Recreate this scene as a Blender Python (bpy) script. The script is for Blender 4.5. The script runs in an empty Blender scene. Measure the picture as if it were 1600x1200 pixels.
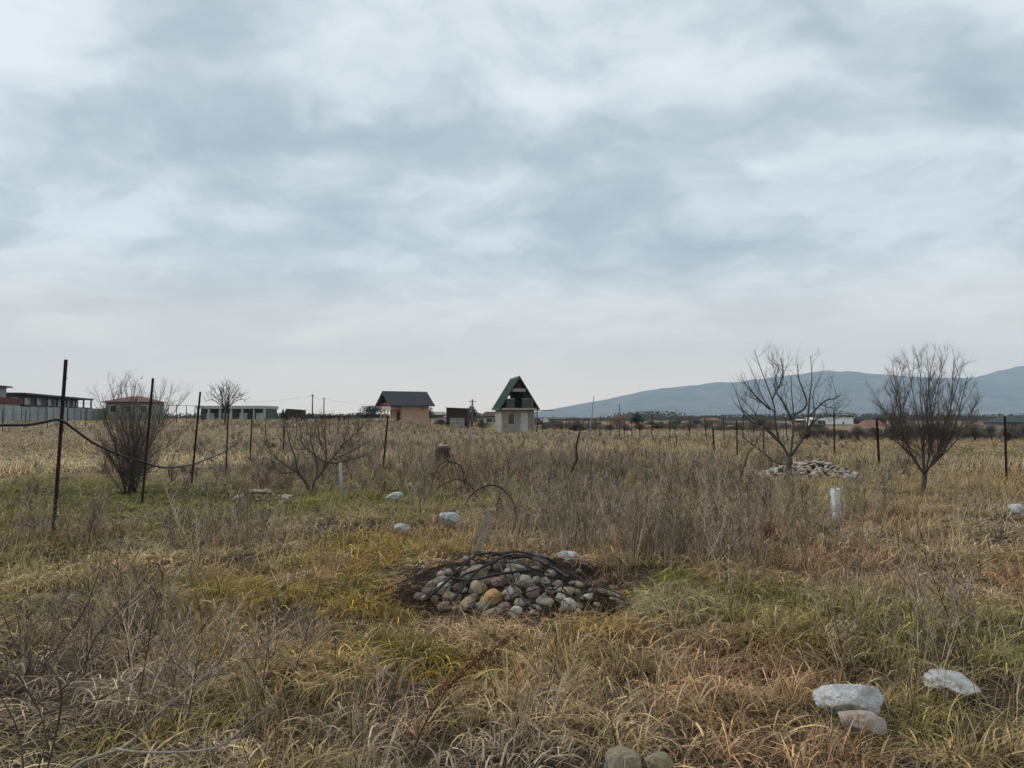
import bpy, bmesh, math, random
import numpy as np
from mathutils import Vector, Matrix, noise as mnoise
random.seed(7); rng = np.random.default_rng(7)
R = math.radians
scene = bpy.context.scene
COL = scene.collection

# ------------------------------------------------------------------ camera
F = 1209.0; EYE = 1.6; PITCH = R(2.46)
cd = bpy.data.cameras.new('camera'); cam = bpy.data.objects.new('camera', cd); COL.objects.link(cam)
cd.sensor_fit = 'HORIZONTAL'; cd.sensor_width = 36.0; cd.lens = 36.0 * F / 1600.0
cd.clip_start = 0.05; cd.clip_end = 60000
cam.location = (0, 0, EYE); cam.rotation_euler = (math.pi / 2 + PITCH, 0, 0)
scene.camera = cam
CT, ST = math.cos(PITCH), math.sin(PITCH)
def ray(px, py):
    u = (px - 800) / F; v = (600 - py) / F
    return Vector((u, CT - v * ST, ST + v * CT))
def W(px, py, D):                       # the place seen at a pixel, D metres ahead
    d = ray(px, py); t = D / d.y
    return Vector((d.x * t, D, EYE + d.z * t))

# ------------------------------------------------------------------ world and sun
SUN_EL, SUN_AZ = R(38), R(-70)          # azimuth from +Y, negative = to the left
world = bpy.data.worlds.new('World'); scene.world = world; world.use_nodes = True
nt = world.node_tree; N = nt.nodes; L = nt.links; N.clear()
def nd(t, **k):
    n = N.new(t)
    for a, b in k.items(): setattr(n, a, b)
    return n
def mth(op, a, b=None, c=None):
    n = nd('ShaderNodeMath', operation=op)
    for i, s in enumerate((a, b, c)):
        if s is None: continue
        if hasattr(s, 'is_output'): L.new(s, n.inputs[i])
        else: n.inputs[i].default_value = s
    return n.outputs[0]
out = nd('ShaderNodeOutputWorld'); bg = nd('ShaderNodeBackground')
sky = nd('ShaderNodeTexSky', sky_type='NISHITA', sun_disc=False)
sky.sun_elevation = SUN_EL; sky.sun_rotation = SUN_AZ; sky.altitude = 500; sky.dust_density = 2.5
tc = nd('ShaderNodeTexCoord'); sep = nd('ShaderNodeSeparateXYZ'); L.new(tc.outputs['Generated'], sep.inputs[0])
zc = mth('MAXIMUM', sep.outputs[2], 0.0)
den = mth('ADD', zc, 0.30)
ux = mth('DIVIDE', sep.outputs[0], den); uy = mth('DIVIDE', sep.outputs[1], den)
comb = nd('ShaderNodeCombineXYZ'); L.new(ux, comb.inputs[0]); L.new(uy, comb.inputs[1]); P = comb.outputs[0]
def cl(px, py):
    d = ray(px, py).normalized(); z = max(d.z, 0) + 0.30
    return d.x / z, d.y / z
def noisetex(vec, scale, detail, rough, off=(0, 0, 0), stretch=(1, 1, 1), dist=0.0, rot=0):
    m = nd('ShaderNodeMapping'); L.new(vec, m.inputs[0]); m.inputs[1].default_value = off
    m.inputs[2].default_value = (0, 0, rot); m.inputs[3].default_value = stretch
    n = nd('ShaderNodeTexNoise'); n.inputs['Scale'].default_value = scale; n.inputs['Detail'].default_value = detail
    n.inputs['Roughness'].default_value = rough; n.inputs['Distortion'].default_value = dist
    L.new(m.outputs[0], n.inputs['Vector']); return n
# cloud density: broad soft banks plus wisps, domain-warped
warp = noisetex(P, 2.2, 4, 0.6, (3.1, 1.7, 0))
wm = nd('ShaderNodeVectorMath', operation='MULTIPLY_ADD')
L.new(warp.outputs['Color'], wm.inputs[0]); wm.inputs[1].default_value = (0.36, 0.36, 0); L.new(P, wm.inputs[2])
PW = wm.outputs[0]
big = noisetex(PW, 1.9, 5, 0.5, (1.3, 5.2, 0), rot=0.6, stretch=(.8, 1.15, 1))
fine = noisetex(PW, 5.5, 8, 0.58, (7.3, 2.2, 0), rot=0.6, stretch=(0.85, 1.0, 1), dist=0.12)
dens = mth('ADD', mth('MULTIPLY', big.outputs[0], 1.15), mth('MULTIPLY', fine.outputs[0], 0.85))
dens = mth('SUBTRACT', dens, 0.50)
# banks and gaps of the cloud deck (offset in deck coordinates, warped like the rest)
def bank(px, py, rx, ry, amt, rot=0):
    global dens
    cx, cy = cl(px, py)
    m = nd('ShaderNodeMapping', vector_type='TEXTURE'); L.new(PW, m.inputs[0])
    m.inputs[1].default_value = (cx + 0.18, cy + 0.18, 0); m.inputs[2].default_value = (0, 0, rot); m.inputs[3].default_value = (rx, ry, 1)
    ln = nd('ShaderNodeVectorMath', operation='DOT_PRODUCT'); L.new(m.outputs[0], ln.inputs[0]); L.new(m.outputs[0], ln.inputs[1])
    g = mth('EXPONENT', mth('MULTIPLY', ln.outputs['Value'], -1.0))
    dens = mth('ADD', dens, mth('MULTIPLY', g, amt))
for b in [(320, 60, .10, .12, .26), (420, 190, .13, .13, .20), (560, 330, .16, .14, .10), (150, 170, .10, .05, .14), (60, 60, .13, .12, -.16), (230, 200, .07, .10, -.10), (130, 330, .2, .2, -.08), (500, 230, .05, .04, -.16), (860, 140, .13, .07, -.20), (1180, 90, .12, .08, -.14),
          (720, 40, .12, .08, .10), (980, 90, .08, .06, .08), (900, 240, .16, .06, .14), (1180, 180, .16, .06, .14), (1480, 150, .12, .14, .18), (1400, 60, .12, .04, .10), (1190, 265, .08, .04, -.22), (1540, 300, .07, .05, -.10), (1300, 330, .2, .12, .06), (1080, 380, .08, .08, .08), (800, 380, .12, .08, -.08),
          (170, 480, .25, .05, .12), (60, 520, .2, .05, -.10), (1100, 480, .3, .05, .05)]:
    bank(*b)
ramp = nd('ShaderNodeValToRGB'); L.new(dens, ramp.inputs[0]); cr = ramp.color_ramp
cr.elements[0].position = 0.22; cr.elements[0].color = (.735, .785, .815, 1)
cr.elements[1].position = 0.88; cr.elements[1].color = (.34, .41, .47, 1)
for p_, c_ in ((.40, (.64, .695, .73, 1)), (.53, (.52, .59, .63, 1)), (.68, (.42, .495, .545, 1))):
    e = cr.elements.new(p_); e.color = c_
# deck seen edge-on near the horizon: evens out to a pale warm grey
hz = nd('ShaderNodeMapRange', interpolation_type='SMOOTHSTEP'); L.new(sep.outputs[2], hz.inputs[0])
hz.inputs[1].default_value = 0.0; hz.inputs[2].default_value = 0.22; hz.inputs[3].default_value = 0.92; hz.inputs[4].default_value = 0.0
mixh = nd('ShaderNodeMix', data_type='RGBA'); L.new(hz.outputs[0], mixh.inputs[0]); L.new(ramp.outputs[0], mixh.inputs[6])
mixh.inputs[7].default_value = (1.22, .98, .76, 1)
skm = nd('ShaderNodeMix', data_type='RGBA', blend_type='MULTIPLY'); skm.inputs[0].default_value = 1
L.new(sky.outputs[0], skm.inputs[6]); skm.inputs[7].default_value = (.09, .09, .09, 1)
mixs = nd('ShaderNodeMix', data_type='RGBA'); mixs.inputs[0].default_value = 0.93
L.new(skm.outputs[2], mixs.inputs[6]); L.new(mixh.outputs[2], mixs.inputs[7])
L.new(mixs.outputs[2], bg.inputs[0]); bg.inputs[1].default_value = 1.0
L.new(bg.outputs[0], out.inputs[0])
sd = bpy.data.lights.new('sun', 'SUN'); sun = bpy.data.objects.new('sun', sd); COL.objects.link(sun)
sd.energy = 1.5; sd.angle = R(14); sd.color = (1, .95, .88)
sv = Vector((math.sin(SUN_AZ) * math.cos(SUN_EL), math.cos(SUN_AZ) * math.cos(SUN_EL), math.sin(SUN_EL)))
sun.rotation_euler = sv.to_track_quat('Z', 'Y').to_euler()
vs = scene.view_settings; vs.view_transform = 'Standard'; vs.look = 'None'; vs.exposure = 0.3; vs.gamma = 1.0; vs.use_curve_mapping = False
scene.cycles.use_denoising = True; scene.cycles.max_bounces = 4; scene.cycles.diffuse_bounces = 3; scene.cycles.volume_bounces = 2
scene.cycles.transparent_max_bounces = 8
scene.render.use_persistent_data = False

# ------------------------------------------------------------------ helpers
def vnoise(x, y, seed=0):
    x = np.asarray(x, float); y = np.asarray(y, float)
    xi = np.floor(x).astype(np.int64); yi = np.floor(y).astype(np.int64); fx = x - xi; fy = y - yi
    def hsh(i, j):
        n = (i * 374761393 + j * 668265263 + seed * 974634777) & 0xffffffff
        n = ((n ^ (n >> 13)) * 1274126177) & 0xffffffff
        return ((n ^ (n >> 16)) & 0xffff) / 65535.0
    sx = fx * fx * (3 - 2 * fx); sy = fy * fy * (3 - 2 * fy)
    a = hsh(xi, yi) * (1 - sx) + hsh(xi + 1, yi) * sx; b = hsh(xi, yi + 1) * (1 - sx) + hsh(xi + 1, yi + 1) * sx
    return a * (1 - sy) + b * sy
def fbm(x, y, seed=0, o=3):
    s = 0; a = 0.5; t = 0
    for k in range(o):
        s = s + a * vnoise(np.asarray(x) * 2 ** k, np.asarray(y) * 2 ** k, seed + k * 17); t += a; a *= .5
    return s / t
def sstep(t):
    t = np.clip(t, 0, 1); return t * t * (3 - 2 * t)
def HT(x, y):                            # ground height
    x = np.asarray(x, float); y = np.asarray(y, float)
    d = np.hypot(x, y)
    rise = 1.0 * sstep((y - 30) / 55) * sstep((-1.5 - x) / 13) * (1 - sstep((y - 2500) / 2000))
    near = np.exp(-(d / 45) ** 2)
    und = (fbm(x / 6, y / 6, 3) - .5) * .30 * near + (fbm(x / 25, y / 25, 9) - .5) * .35 * (1 - np.exp(-(d / 18) ** 2)) * np.exp(-(d / 200) ** 2)
    tus = (fbm(x / .8, y / .8, 21, 2) - .5) * .18 * np.exp(-(d / 24) ** 2)
    flat = np.exp(-(d / 2.0) ** 2)
    return rise + (und + tus) * (1 - flat)
def hz_(x, y): return float(HT(x, y))
def G(px, py):                           # where a pixel's ray meets the ground
    d = ray(px, py); t = max(1.0, min(300., .8 / max(1e-4, -d.z))); step = .05
    while t < 400:
        p = Vector((0, 0, EYE)) + d * t
        if p.z <= hz_(p.x, p.y): return Vector((p.x, p.y, hz_(p.x, p.y)))
        t += max(step, t * .004)
    return Vector((d.x * 400, d.y * 400, 0))
def GD(px, D):                           # ground point under a pixel column, D metres ahead
    x = W(px, 652, D).x
    return Vector((x, D, hz_(x, D)))

MATS = {}
def mat(name, col, rough=.85, var=.12, scale=6, bump=0.0, bscale=30, col2=None, metal=0.0, spec=.3, objvar=0.0, detail=5, stretch=(1, 1, 1)):
    if name in MATS: return MATS[name]
    m = bpy.data.materials.new(name); m.use_nodes = True; t = m.node_tree; n = t.nodes; l = t.links
    b = n['Principled BSDF']; b.inputs['Roughness'].default_value = rough; b.inputs['Metallic'].default_value = metal
    b.inputs['Specular IOR Level'].default_value = spec
    co = n.new('ShaderNodeTexCoord'); mp = n.new('ShaderNodeMapping'); mp.inputs[3].default_value = stretch; l.new(co.outputs['Object'], mp.inputs[0])
    no = n.new('ShaderNodeTexNoise'); no.inputs['Scale'].default_value = scale; no.inputs['Detail'].default_value = detail; no.inputs['Roughness'].default_value = .65
    l.new(mp.outputs[0], no.inputs[0])
    rp = n.new('ShaderNodeValToRGB'); l.new(no.outputs[0], rp.inputs[0])
    c2 = col2 or tuple(min(1, c * (1 + var * 2)) for c in col)
    c1 = col if col2 else tuple(c * (1 - var * 2) for c in col)
    rp.color_ramp.elements[0].position = .33; rp.color_ramp.elements[0].color = (*c1, 1)
    rp.color_ramp.elements[1].position = .68; rp.color_ramp.elements[1].color = (*c2, 1)
    src = rp.outputs[0]
    if objvar:
        oi = n.new('ShaderNodeObjectInfo'); mr = n.new('ShaderNodeMapRange'); l.new(oi.outputs['Random'], mr.inputs[0])
        mr.inputs[3].default_value = 1 - objvar; mr.inputs[4].default_value = 1 + objvar
        mx = n.new('ShaderNodeVectorMath'); mx.operation = 'SCALE'; l.new(src, mx.inputs[0]); l.new(mr.outputs[0], mx.inputs['Scale']); src = mx.outputs[0]
    l.new(src, b.inputs['Base Color'])
    if bump:
        n2 = n.new('ShaderNodeTexNoise'); n2.inputs['Scale'].default_value = bscale; n2.inputs['Detail'].default_value = 4; l.new(mp.outputs[0], n2.inputs[0])
        bp = n.new('ShaderNodeBump'); bp.inputs['Strength'].default_value = bump; bp.inputs['Distance'].default_value = .02
        l.new(n2.outputs[0], bp.inputs['Height']); l.new(bp.outputs[0], b.inputs['Normal'])
    MATS[name] = m; return m

class MB:
    def __init__(s): s.v = []; s.f = []; s.sm = True
    def box(s, c, d, rz=0, M=None):
        c = Vector(c); hx, hy, hz = d[0] / 2, d[1] / 2, d[2] / 2; ro = Matrix.Rotation(rz, 3, 'Z'); k = len(s.v)
        for x, y, z in ((-hx, -hy, -hz), (hx, -hy, -hz), (hx, hy, -hz), (-hx, hy, -hz), (-hx, -hy, hz), (hx, -hy, hz), (hx, hy, hz), (-hx, hy, hz)):
            p = c + ro @ Vector((x, y, z)); s.v.append(tuple(M @ p if M else p))
        s.f += [tuple(k + i for i in q) for q in ((0, 3, 2, 1), (4, 5, 6, 7), (0, 1, 5, 4), (1, 2, 6, 5), (2, 3, 7, 6), (3, 0, 4, 7))]
        s.sm = False; return s
    def span(s, a, b): return s.box([(a[i] + b[i]) / 2 for i in range(3)], [abs(b[i] - a[i]) for i in range(3)])
    def prism(s, poly, ax, lo, hi):      # polygon in two axes, extruded along the third
        n = len(poly); k = len(s.v)
        for h in (lo, hi):
            for a, b in poly: s.v.append({0: (h, a, b), 1: (a, h, b), 2: (a, b, h)}[ax])
        s.f += [tuple(k + i for i in range(n))[::-1], tuple(k + n + i for i in range(n))]
        s.f += [(k + i, k + (i + 1) % n, k + n + (i + 1) % n, k + n + i) for i in range(n)]
        s.sm = False; return s
    def tube(s, pts, rad, n=5, cap=True):
        pts = [Vector(p) for p in pts]; m = len(pts)
        if not hasattr(rad, '__len__'): rad = [rad] * m
        k = len(s.v); up = None
        for i, p in enumerate(pts):
            t = (pts[min(i + 1, m - 1)] - pts[max(i - 1, 0)])
            t = t.normalized() if t.length > 1e-9 else Vector((0, 0, 1))
            if up is None: up = t.orthogonal().normalized()
            up = (up - t * up.dot(t)); up = up.normalized() if up.length > 1e-6 else t.orthogonal().normalized()
            w = t.cross(up)
            for j in range(n):
                a = 2 * math.pi * j / n; s.v.append(tuple(p + (up * math.cos(a) + w * math.sin(a)) * rad[i]))
        for i in range(m - 1):
            for j in range(n):
                a = k + i * n + j; b = k + i * n + (j + 1) % n; s.f.append((a, b, b + n, a + n))
        if cap:
            s.f.append(tuple(k + j for j in range(n))[::-1]); s.f.append(tuple(k + (m - 1) * n + j for j in range(n)))
        return s
    def mesh(s, name, m=None, smooth=None):
        me = bpy.data.meshes.new(name); me.from_pydata(s.v, [], s.f)
        if m: me.materials.append(m)
        if s.sm if smooth is None else smooth: me.polygons.foreach_set('use_smooth', [True] * len(me.polygons))
        me.update(); return me
    def build(s, name, m, parent=None, smooth=None, loc=None):
        o = bpy.data.objects.new(name, s.mesh(name, m, smooth)); COL.objects.link(o)
        if parent: o.parent = parent
        if loc is not None: o.location = loc
        return o
def tag(o, label, cat=None, group=None, kind=None):
    if label: o['label'] = label
    if cat: o['category'] = cat
    if group: o['group'] = group
    if kind: o['kind'] = kind
    return o
def empty(name, loc, rz=0, label=None, cat=None, group=None):
    o = bpy.data.objects.new(name, None); COL.objects.link(o); o.location = loc; o.rotation_euler = (0, 0, rz); o.empty_display_size = .2
    if label: tag(o, label, cat, group)
    return o
def loc_pts(pts, o): return [Vector(p) - Vector(o) for p in pts]

# ------------------------------------------------------------------ ground
def axis(lo, hi, step, far_lo, far_hi, g=1.13):
    a = list(np.arange(lo, hi + 1e-6, step)); s = step; p = hi
    while p < far_hi: s *= g; p = min(p + s, far_hi); a.append(p)
    s = step; p = lo; pre = []
    while p > far_lo: s *= g; p = max(p - s, far_lo); pre.append(p)
    return np.array(pre[::-1] + a)
gx = axis(-13, 13, .14, -7300, 7300); gy = axis(-2, 20, .14, -1500, 7600)
X, Y = np.meshgrid(gx, gy); Z = HT(X, Y)
nx, ny = len(gx), len(gy)
me = bpy.data.meshes.new('ground'); V = np.stack([X, Y, Z], -1).reshape(-1, 3)
i = np.arange(nx * ny).reshape(ny, nx); Q = np.stack([i[:-1, :-1], i[:-1, 1:], i[1:, 1:], i[1:, :-1]], -1).reshape(-1, 4)
me.vertices.add(len(V)); me.vertices.foreach_set('co', V.ravel()); me.loops.add(Q.size); me.loops.foreach_set('vertex_index', Q.ravel())
me.polygons.add(len(Q)); me.polygons.foreach_set('loop_start', np.arange(0, Q.size, 4)); me.polygons.foreach_set('use_smooth', [True] * len(Q)); me.update()
m = bpy.data.materials.new('field_soil'); m.use_nodes = True; t = m.node_tree; n = t.nodes; l = t.links; b = n['Principled BSDF']; b.inputs['Roughness'].default_value = 1; b.inputs['Specular IOR Level'].default_value = .1
co = n.new('ShaderNodeNewGeometry')
def rampn(scale, e, detail=6, st=(1, 1, 1)):
    mp = n.new('ShaderNodeMapping'); mp.inputs[3].default_value = st; l.new(co.outputs['Position'], mp.inputs[0])
    a = n.new('ShaderNodeTexNoise'); a.inputs['Scale'].default_value = scale; a.inputs['Detail'].default_value = detail; l.new(mp.outputs[0], a.inputs[0])
    r = n.new('ShaderNodeValToRGB'); l.new(a.outputs[0], r.inputs[0]); r.color_ramp.elements[0].position = e[0][0]; r.color_ramp.elements[0].color = (*e[0][1], 1)
    r.color_ramp.elements[1].position = e[-1][0]; r.color_ramp.elements[1].color = (*e[-1][1], 1)
    for p_, c_ in e[1:-1]: q = r.color_ramp.elements.new(p_); q.color = (*c_, 1)
    return r
a1 = rampn(.16, [(.3, (.24, .18, .10)), (.5, (.30, .23, .135)), (.7, (.38, .30, .18))], 8, (.35, 1, 1)); a2 = rampn(9, [(.35, (.45, .42, .40)), (.65, (1.0, 1.0, 1.0))], 6)
mx = n.new('ShaderNodeMix'); mx.data_type = 'RGBA'; mx.blend_type = 'MULTIPLY'; mx.inputs[0].default_value = 1; l.new(a1.outputs[0], mx.inputs[6]); l.new(a2.outputs[0], mx.inputs[7])
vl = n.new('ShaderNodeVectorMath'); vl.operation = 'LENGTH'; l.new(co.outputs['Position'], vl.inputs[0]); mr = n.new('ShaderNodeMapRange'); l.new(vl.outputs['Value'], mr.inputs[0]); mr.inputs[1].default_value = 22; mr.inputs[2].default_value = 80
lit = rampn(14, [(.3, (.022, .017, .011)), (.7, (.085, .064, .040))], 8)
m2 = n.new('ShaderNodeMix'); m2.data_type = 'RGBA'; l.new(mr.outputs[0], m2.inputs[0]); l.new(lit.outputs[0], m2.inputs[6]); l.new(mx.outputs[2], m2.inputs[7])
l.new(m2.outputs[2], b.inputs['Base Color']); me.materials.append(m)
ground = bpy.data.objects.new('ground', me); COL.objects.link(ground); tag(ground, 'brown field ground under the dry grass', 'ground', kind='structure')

# ------------------------------------------------------------------ mountains
prof = [(-400, 652), (500, 652), (780, 650), (830, 645), (880, 636), (950, 624), (1000, 612), (1060, 604), (1100, 599), (1160, 596), (1230, 586), (1280, 582), (1320, 579),
        (1360, 585), (1400, 588), (1470, 591), (1530, 588), (1560, 580), (1600, 573), (1700, 562), (1850, 556), (2050, 575), (2400, 600), (3000, 640)]
pxs = np.array([p[0] for p in prof]); pys = np.array([p[1] for p in prof])
def hills(name, D0, D1, D2, fx, n_a, n_d, seed, lo, hi, m):
    xs = np.linspace(lo, hi, n_a); Dv = D0 + (D2 - D0) * np.linspace(0, 1, n_d); PX, DD = np.meshgrid(xs, Dv)
    g = np.where(DD < D1, sstep((DD - D0) / (D1 - D0)), 1 - .7 * sstep((DD - D1) / (D2 - D1)))
    Xw = (PX - 800) / F * D1; hr = fx(PX) / F * D1; ridge = np.abs(fbm(Xw / 520 + DD / 2600, DD / 900, seed, 4) - .5) * 2
    q = hr * g * (1 - .55 * ridge * (1 - g) * 1.6) + hr * .10 * (fbm(Xw / 150, DD / 150, seed + 5, 3) - .5) * g
    vs_ = np.stack([Xw, DD, -8 + q + 8 * np.minimum(1, g * 3)], -1).reshape(-1, 3).tolist()
    i = np.arange(n_a * n_d).reshape(n_d, n_a); q_ = np.stack([i[:-1, :-1], i[:-1, 1:], i[1:, 1:], i[1:, :-1]], -1).reshape(-1, 4)
    me = bpy.data.meshes.new(name); me.from_pydata(vs_, [], q_.tolist()); me.materials.append(m); me.polygons.foreach_set('use_smooth', [True] * len(me.polygons))
    o = bpy.data.objects.new(name, me); COL.objects.link(o); return o
mm = mat('mountain_scrub', (.015, .02, .014), 1, scale=.006, col2=(.20, .16, .11), detail=10, spec=0)
o = hills('mountain', 4300, 6300, 7250, lambda p: np.maximum(0, 652 - np.interp(p, pxs, pys)), 380, 70, 4, 640, 2150, mm)
tag(o, 'long blue-grey mountain ridge rising behind the trees at the right', 'mountain', kind='structure')

# ------------------------------------------------------------------ blade, twig and leaf materials
def tint_mat(name, trans=.25, gain=1.0):
    m = bpy.data.materials.new(name); m.use_nodes = True; t = m.node_tree; n = t.nodes; l = t.links
    b = n['Principled BSDF']; b.inputs['Roughness'].default_value = .7; b.inputs['Specular IOR Level'].default_value = .2
    ti = n.new('ShaderNodeAttribute'); ti.attribute_type = 'INSTANCER'; ti.attribute_name = 'tint'
    bl = n.new('ShaderNodeAttribute'); bl.attribute_name = 'blade'
    sp = n.new('ShaderNodeSeparateColor'); l.new(bl.outputs['Color'], sp.inputs[0])
    # each blade weathers its own way: some bleached to straw, some darker
    r = n.new('ShaderNodeValToRGB'); l.new(sp.outputs[0], r.inputs[0]); e = r.color_ramp.elements
    e[0].position = 0; e[0].color = (.13, .12, .11, 1); e[1].position = 1; e[1].color = (2.5, 2.35, 2.15, 1)
    q = e.new(.33); q.color = (.34, .32, .30, 1); q = e.new(.5); q.color = (.95, .95, .95, 1); q = e.new(.8); q.color = (1.45, 1.4, 1.3, 1)
    mu = n.new('ShaderNodeMix'); mu.data_type = 'RGBA'; mu.blend_type = 'MULTIPLY'; mu.inputs[0].default_value = 1; mu.clamp_result = False
    l.new(ti.outputs['Color'], mu.inputs[6]); l.new(r.outputs[0], mu.inputs[7])
    st = n.new('ShaderNodeMix'); st.data_type = 'RGBA'; st.inputs[7].default_value = (.62, .505, .315, 1); l.new(mu.outputs[2], st.inputs[6])
    sm = n.new('ShaderNodeMapRange'); l.new(sp.outputs[2], sm.inputs[0]); sm.inputs[1].default_value = .80; sm.inputs[2].default_value = 1; sm.inputs[3].default_value = 0; sm.inputs[4].default_value = .8
    l.new(sm.outputs[0], st.inputs[0])
    l.new(st.outputs[2], b.inputs['Base Color'])
    tr = n.new('ShaderNodeBsdfTranslucent'); l.new(st.outputs[2], tr.inputs[0]); ms = n.new('ShaderNodeMixShader'); ms.inputs[0].default_value = trans
    l.new(b.outputs[0], ms.inputs[1]); l.new(tr.outputs[0], ms.inputs[2]); l.new(ms.outputs[0], n['Material Output'].inputs[0])
    return m
GRASS = tint_mat('dry_grass_blade', .28); WEED = tint_mat('dry_weed_stem', .05)

class RB:                                # ribbons with per-blade attributes
    def __init__(s): s.v = []; s.f = []; s.c = []
    def blade(s, p, az, lean, L_, w, droop, seg, rnd, st, twist=0.0, curl=0.0):
        d = Vector((math.cos(az), math.sin(az), 0)); k = len(s.v); a = lean; q = Vector(p); sd = Vector((-math.sin(az + twist), math.cos(az + twist), 0))
        for i in range(seg + 1):
            t = i / seg; ww = w * (1 - t ** 2.2) * .5
            for sgn in (-1, 1) if i < seg else (0,):
                s.v.append(tuple(q + sd * ww * sgn)); s.c.append((rnd, t, st, 1))
            a += droop / seg * (1 + t); st_ = L_ / seg
            q = q + (d * math.sin(a) + Vector((0, 0, 1)) * math.cos(a)) * st_ + sd * curl * st_ * t
        for i in range(seg - 1): b = k + 2 * i; s.f.append((b, b + 1, b + 3, b + 2))
        b = k + 2 * (seg - 1); s.f.append((b, b + 1, b + 2))
    def obj(s, name, m):
        me = bpy.data.meshes.new(name); me.from_pydata(s.v, [], s.f); me.materials.append(m)
        a = me.color_attributes.new('blade', 'FLOAT_COLOR', 'POINT'); a.data.foreach_set('color', np.array(s.c, float).ravel()); me.update()
        me.polygons.foreach_set('use_smooth', [True] * len(me.polygons))
        return bpy.data.objects.new(name, me)
def tuft(name, n_, rad, Lr, w, lean, droop, seg, spread, stalks=0, fl=0):
    r = RB()
    for i in range(n_):
        a = random.uniform(0, 2 * math.pi); q = rad * math.sqrt(random.random())
        az = random.gauss(0, spread)
        r.blade((q * math.cos(a), q * math.sin(a), -.03), az, max(0, random.gauss(lean, .25)), random.uniform(*Lr) * (1 - .35 * q / rad), w * random.uniform(.6, 1.3),
                random.gauss(droop, droop * .35 + .1), seg, random.random(), random.random(), random.uniform(-.9, .9), random.gauss(0, .3))
    for i in range(max(2, n_ // 12)):                # a few broad dead leaves
        a = random.uniform(0, 2 * math.pi); q = rad * random.random()
        r.blade((q * math.cos(a), q * math.sin(a), 0), random.uniform(0, 6.28), abs(random.gauss(.6, .3)), random.uniform(*Lr) * .8, w * 2.1, random.uniform(.8, 2.4), seg, random.uniform(.3, 1), random.uniform(.4, 1), random.uniform(-.8, .8), random.gauss(0, .5))
    for i in range(stalks):
        a = random.uniform(0, 2 * math.pi); q = rad * random.random()
        r.blade((q * math.cos(a), q * math.sin(a), 0), random.gauss(0, 1), abs(random.gauss(.1, .15)), Lr[1] * random.uniform(.9, 1.2), w * .6, random.uniform(0, .5), 3, random.uniform(.4, 1), random.uniform(.6, 1), random.uniform(-2, 2))
    return r.obj(name, GRASS)
gc = bpy.data.collections.new('grass_tufts')       # sources only, never linked into the scene
PROT = [tuft('t00', 78, .15, (.18, .40), .0046, .5, 2.1, 5, 1.1), tuft('t01', 78, .15, (.20, .44), .0046, .65, 2.5, 5, .8), tuft('t02', 72, .15, (.16, .38), .0044, .45, 1.6, 5, 1.8, 3),
        tuft('t03', 95, .20, (.12, .30), .0042, .9, 2.1, 5, 2.8), tuft('t04', 56, .10, (.24, .46), .0046, .25, 1.4, 5, 1.4, 4),
        tuft('t05', 46, .20, (.20, .42), .0110, .5, 1.9, 4, 1.2), tuft('t06', 46, .20, (.20, .44), .0110, .7, 2.2, 4, 1.0), tuft('t07', 42, .20, (.15, .36), .0110, .35, 1.0, 3, 2.2, 4),
        tuft('t08', 40, .40, (.18, .42), .024, .4, 1.1, 2, 1.8), tuft('t09', 40, .40, (.18, .46), .024, .3, .8, 2, 2.5, 4),
        tuft('t10', 36, .9, (.25, .55), .05, .4, 1.0, 2, 2.5), tuft('t11', 36, .9, (.25, .6), .05, .3, .8, 2, 2.5, 4)]
for p in PROT: gc.objects.link(p)
def weed(name, h, stems, w, sides, spread, twig=9, lv2=3):
    r = RB()
    def stick(a, b, w0, w1, rnd, st):
        a = Vector(a); b = Vector(b); d = (b - a); k = len(r.v); u = d.orthogonal().normalized(); v = d.normalized().cross(u)
        for q, ww in ((a, w0), (b, w1)):
            for j in range(3):
                an = j * 2.094; r.v.append(tuple(q + (u * math.cos(an) + v * math.sin(an)) * ww)); r.c.append((rnd, .5, st, 1))
        for j in range(3): r.f.append((k + j, k + (j + 1) % 3, k + 3 + (j + 1) % 3, k + 3 + j))
    for s_ in range(stems):
        az = random.uniform(0, 6.28); ln = abs(random.gauss(.12, spread)); rnd = random.random(); st = random.random()
        p = Vector((random.gauss(0, .05), random.gauss(0, .05), -.03)); d = Vector((math.cos(az) * math.sin(ln), math.sin(az) * math.sin(ln), math.cos(ln)))
        hh = h * random.uniform(.6, 1.05); n_ = 4; prev = p
        for i in range(n_):
            nx_ = prev + (d + Vector((random.gauss(0, .1), random.gauss(0, .1), 0))) * hh / n_
            stick(prev, nx_, w * (1 - i / n_ * .7), w * (1 - (i + 1) / n_ * .7), rnd, st)
            if i >= 1:
                for k in range(twig // n_ + 1):
                    f = random.random(); q = prev.lerp(nx_, f); a2 = random.uniform(0, 6.28); e_ = random.uniform(.5, .95)
                    dd = Vector((math.cos(a2) * math.sin(e_), math.sin(a2) * math.sin(e_), math.cos(e_))); ll = hh * random.uniform(.12, .32) * (1.2 - .2 * i)
                    e2 = q + dd * ll; stick(q, e2, w * .5, w * .3, rnd, st)
                    for k2 in range(lv2):
                        q2 = q.lerp(e2, random.uniform(.3, 1)); stick(q2, q2 + (dd + Vector((random.gauss(0, .5), random.gauss(0, .5), random.uniform(.1, .6)))).normalized() * ll * random.uniform(.25, .5), w * .35, w * .25, random.random(), st)
            prev = nx_
    return r.obj(name, WEED)
wc = bpy.data.collections.new('weed_sources')
for p in [weed('w00', .75, 6, .0035, 3, .18), weed('w01', .6, 9, .003, 3, .3), weed('w02', .85, 5, .0045, 3, .15, 12, 4), weed('w03', .7, 12, .009, 3, .3, 8, 2), weed('w04', .8, 14, .02, 3, .3, 6, 1)]: wc.objects.link(p)

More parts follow.
